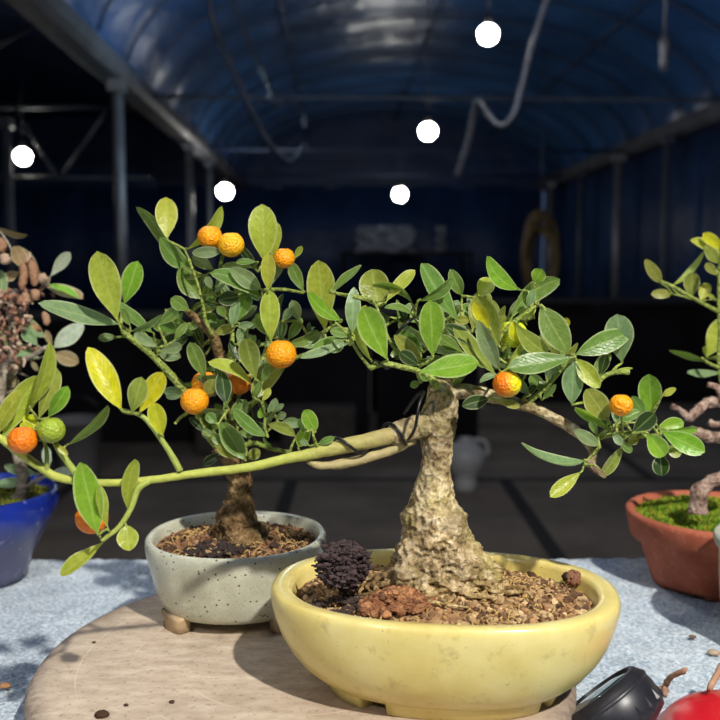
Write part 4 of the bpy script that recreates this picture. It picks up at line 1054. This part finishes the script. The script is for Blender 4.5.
# brown seed pods and dried flowers
pb = MB()
for (x0, y0, x1, y1, r) in ((24, 262, 22, 290, 4.2), (31, 260, 35, 286, 4.6), (34, 290, 36, 300, 4.5), (0, 238, 2, 252, 5), (3, 254, 6, 264, 5), (42, 276, 42, 281, 5), (20, 296, 20, 304, 4), (25, 292, 26, 305, 4), (44, 312, 47, 325, 3.5), (30, 252, 27, 262, 2)):
    a, c = P(x0, y0, .845), P(x1, y1, .84); m = (a+c)/2+Vector((.001, 0, 0)); rr = pxs(.85, r)
    pb.tube([a, a*.8+c*.2, m, a*.2+c*.8, c], [rr*.4, rr*.85, rr, rr*.9, rr*.35], 12, random.choice([srgb(170, 132, 104), srgb(158, 118, 90), srgb(186, 158, 132)]), 4, .35, 300)
for k in range(110):
    x, y = random.gauss(10, 12), random.uniform(290, 372); q = P(x, y, random.uniform(.83, .88)); d = Vector((random.gauss(0, 1), random.gauss(0, 1), random.gauss(0, 1))).normalized()*random.uniform(.004, .011)
    cl = random.choice([srgb(190, 150, 128), srgb(160, 115, 90), srgb(200, 175, 150), srgb(130, 92, 74)])
    pb.tube([q, q+d*.5+Vector((.0015, 0, .001)), q+d], [.0011, .0014, .0017], 6, cl, 3)
    if k % 3 == 0: pb.blob(q+d, random.uniform(.0018, .0034), 1, .5, 2, (1, 1, 1), cl, seed=k)
pb.build('seed_pods', SOIL, T3R)
t3.finish(LEAF_OLD)

# ------------------------------------------------------------------ terracotta pot with moss and gnarled plant, right
RP = Vector((.343, .850, TZ-.001))
T4R = empty('potted_shrub', RP, 'leafy gnarled shrub in a mossy terracotta pot at right', 'shrub')
b = MB()
b.lathe(RP, [(.001, .006), (.050, .006), (.0545, .004), (.0565, .002), (.059, .006), (.070, .040), (.0715, .042), (.0755, .0425), (.0785, .044), (.0828, .064), (.0835, .068), (.0815, .0702), (.077, .0700), (.0745, .067), (.071, .055), (.001, .05)], 96)
b.build('pot', TERRA, T4R)
for k in range(3):
    a0 = math.radians(-118+120*k); b = MB(); vs = []; n = 12
    for i in range(n+1):
        an = a0+math.radians(78)*i/n
        for (r, z) in ((.0590, .0065), (.0568, .0), (.049, .0), (.048, .0065)): vs.append(RP+Vector((r*math.cos(an), r*math.sin(an), z)))
    fs = [(i*4+q, (i+1)*4+q, (i+1)*4+q+1, i*4+q+1) for i in range(n) for q in range(3)]+[(0, 1, 2, 3), (n*4+3, n*4+2, n*4+1, n*4)]
    b.add(vs, fs); b.build('foot', TERRA, T4R)
moss(T4R, RP, .0755, .0755, lambda r: RP.z+.0635+.007*(1-r*r), 4200, [srgb(130, 165, 40), srgb(100, 150, 40), srgb(170, 180, 50), srgb(80, 120, 36), srgb(160, 150, 50)])
t4 = Tree(T4R, .83, TWIG, spread=.03)
t4.branch('trunk', [(698, 512, .80, 10), (698, 502, .80, 8), (700, 492, .80, 8.5), (710, 483, .80, 7), (722, 478, .80, 7), (742, 470, .805, 7), (752, 448, .81, 7), (745, 425, .81, 6.5), (730, 405, .81, 6)], GNARL, amp=.3, seg=18)
t4.branch('branch', [(735, 410, .81, 6), (718, 402, .805, 5.5), (705, 404, .80, 5), (696, 412, .795, 5), (688, 417, .79, 4.5), (680, 410, .79, 3), (671, 406, .79, 2.6)], GNARL, amp=.4, nscale=200)
t4.branch('branch', [(748, 440, .81, 6), (722, 438, .80, 5.5), (708, 436, .79, 5.5), (696, 432, .79, 4.5), (690, 428, .79, 2.6)], GNARL, amp=.45, nscale=200)
t4.branch('side_shoot', [(722, 400, .80, 3), (718, 388, .80, 3), (708, 385, .80, 3.4)], GNARL, amp=.4)
t4.branch('side_shoot', [(724, 425, .80, 3), (714, 424, .80, 3.5), (709, 422, .80, 4)], GNARL, amp=.4)
t4.branch('branch', [(730, 405, .81, 4), (722, 385, .80, 2.6), (719, 360, .80, 2.4), (720, 330, .80, 2.4), (719, 300, .80, 2.6), (720, 270, .80, 2.4), (722, 240, .80, 2)], TWIG, amp=.12)
t4.branch('branch', [(719, 312, .80, 2.6), (700, 302, .795, 2.3), (684, 293, .79, 2.1), (672, 286, .79, 2), (660, 281, .785, 1.6)], TWIG, amp=.12)
t4.branch('branch', [(720, 368, .80, 2.4), (708, 363, .795, 2), (702, 358, .79, 1.6)], TWIG, amp=.12)
t4.leaves([(662, 284, 645, 259, 11, 'O'), (671, 286, 704, 251, 7, 'YG', {'b': -3}), (691, 299, 692, 272, 15, 'O', {'s': 'ob'}), (700, 302, 708, 283, 11, 'YG'), (672, 294, 651, 294, 9, 'O', {'s': 'full'}),
 (722, 254, 690, 240, 9, 'YG'), (724, 250, 703, 233, 11, 'Y'), (719, 264, 705, 245, 11, 'O'), (717, 276, 706, 263, 8, 'O'), (706, 358, 728, 318, 22, 'YG', {'d': -.6}), (706, 362, 669, 350, 7, 'G', {'b': -1}),
 (724, 372, 687, 373, 7, 'P'), (717, 340, 726, 322, 9, 'YG'), (716, 300, 708, 294, 4, 'YG'), (722, 300, 732, 270, 12, 'YG'), (722, 280, 735, 250, 12, 'YG'), (724, 355, 742, 330, 14, 'G'), (708, 358, 704, 346, 5, 'YG')])
t4.finish()

# celadon pot at the right edge
CP = Vector((.3475, .703, TZ-.001))
e = empty('glazed_pot', CP, 'pale grey-green glazed pot cut by the right edge of the picture', 'pot')
b = MB(); b.lathe(CP, [(.001, 0), (.046, 0), (.050, .003), (.053, .03), (.055, .055), (.0555, .075), (.059, .079), (.0605, .084), (.059, .088), (.055, .0885), (.052, .086), (.051, .075), (.048, .02), (.001, .015)], 80); b.build('body', CEL2, e)
b = MB(); b.lathe(CP, [(.001, .082), (.03, .080), (.052, .076)], 40, col=srgb(90, 66, 48)); b.build('soil', SOIL, e)

# ------------------------------------------------------------------ black ribbed cap beside the yellow pot
from mathutils import Matrix
axd = Vector((-.57, .38, .73)).normalized(); KS = .84
KC = P(598, 694, .545) - axd*.0115
M3 = axd.to_track_quat('Z', 'Y').to_matrix()
e = empty('ribbed_cap', Vector((KC.x, KC.y, TZ-.003)), 'tilted round black plastic cap with ribbed side and greenish glass, against the yellow pot', 'cap')
def rl(prof, seg=72, ribs=0, d=0.0):
    b = MB(); b.lathe((0, 0, 0), prof, seg)
    for i, v in enumerate(b.v):
        q = v*KS; b.v[i] = KC+M3@q
    return b
b = rl([(.001, -.020), (.030, -.020), (.036, -.017), (.0385, -.010), (.0390, 0), (.0375, .009), (.034, .0145), (.0325, .0155), (.0305, .0155), (.0295, .012), (.001, .010)]); b.build('body', BLACKP, e)
b = rl([(.0375, .0095), (.0382, .0085), (.0388, .0070), (.0382, .0060)]); b.build('seam_ring', BLACKP, e)
gt = NT('green_glass'); gt.base(srgb(60, 92, 92), .08, .8); gt.b.inputs['Coat Weight'].default_value = .6
b = rl([(.0285, .0125), (.026, .0140), (.018, .0152), (.001, .0158)]); b.build('glass', gt.m, e)
b = MB()
for k in range(20):
    an = 2*PI*k/20; u = Vector((math.cos(an), math.sin(an), 0)); t_ = Vector((-math.sin(an), math.cos(an), 0))
    q = [u*.0380+t_*.0028+Vector((0, 0, -.010)), u*.0380-t_*.0028+Vector((0, 0, -.010)), u*.0374+Vector((0, 0, .0055)), u*.0402+Vector((0, 0, -.010)), u*.0385+Vector((0, 0, -.014))]
    b.add([KC+M3@(v*KS) for v in q], [(0, 2, 3), (1, 3, 2), (0, 3, 4), (1, 4, 3), (0, 1, 2)])
b.build('grip_ribs', BLACKP, e, False)

# red plastic dish and twigs at the lower right corner
t = NT('dusty_red_plastic'); no = t.noise(35, 5); c_ = t.mix(t.ramp(no.outputs[0], [(.5, 0), (.68, .55)]), srgb(196, 20, 34), srgb(205, 150, 130)); t.base(c_, .3, .5); REDP = t.m
RD = Vector((.252, .545, TZ-.001))
e = empty('red_dish', RD, 'dusty red plastic dish upturned on the cloth in the lower right corner', 'dish')
b = MB(); b.lathe(RD, [(.0605, .0), (.061, .002), (.0585, .006), (.053, .012), (.044, .0165), (.030, .0185), (.001, .019), (.001, .017), (.030, .0165), (.043, .0145), (.051, .010), (.0565, .005), (.058, .0), (.0605, 0)], 80); b.build('shell', REDP, e)
b = MB(); b.tube([RD+Vector((.0605*math.cos(a), .0605*math.sin(a), .001)) for a in [2*PI*k/60 for k in range(61)]], [.0014]*61, 8, smooth=1); b.build('rim', REDP, e)
TWG = simple('dry_twig', srgb(168, 130, 104), .85, .2, 0, .3, 200)
def twig(pts, rs, label):
    b = MB(); b.tube(pts, rs, 9, (1, 1, 1), 5, .3, 400); tag(b.build('dry_twig', TWG), label, 'twig', 'dry twigs by the red dish')
a = floorpt(664, 700, TZ-.002); c2 = P(684, 668, .60)
twig([a+Vector((0, .0, .003)), a+Vector((.004, .008, .008)), (a+c2)/2+Vector((.0, .004, .004)), c2+Vector((0, 0, -.002)), c2], [.0018, .0022, .0018, .0021, .0014], 'dry brown twig leaning up between the black cap and the red dish')
a = P(709, 690, .575); c2 = P(722, 664, .60)
twig([a, (a+c2)/2+Vector((.001, 0, .002)), c2], [.0020, .0023, .0018], 'dry twig standing at the right edge behind the red dish')
a = floorpt(650, 694, TZ)
twig([a+Vector((.003, 0, .001)), a+Vector((.009, .004, .002)), a+Vector((.014, .001, .0015))], [.0012, .0018, .0010], 'short dark stub of twig lying beside the black cap')
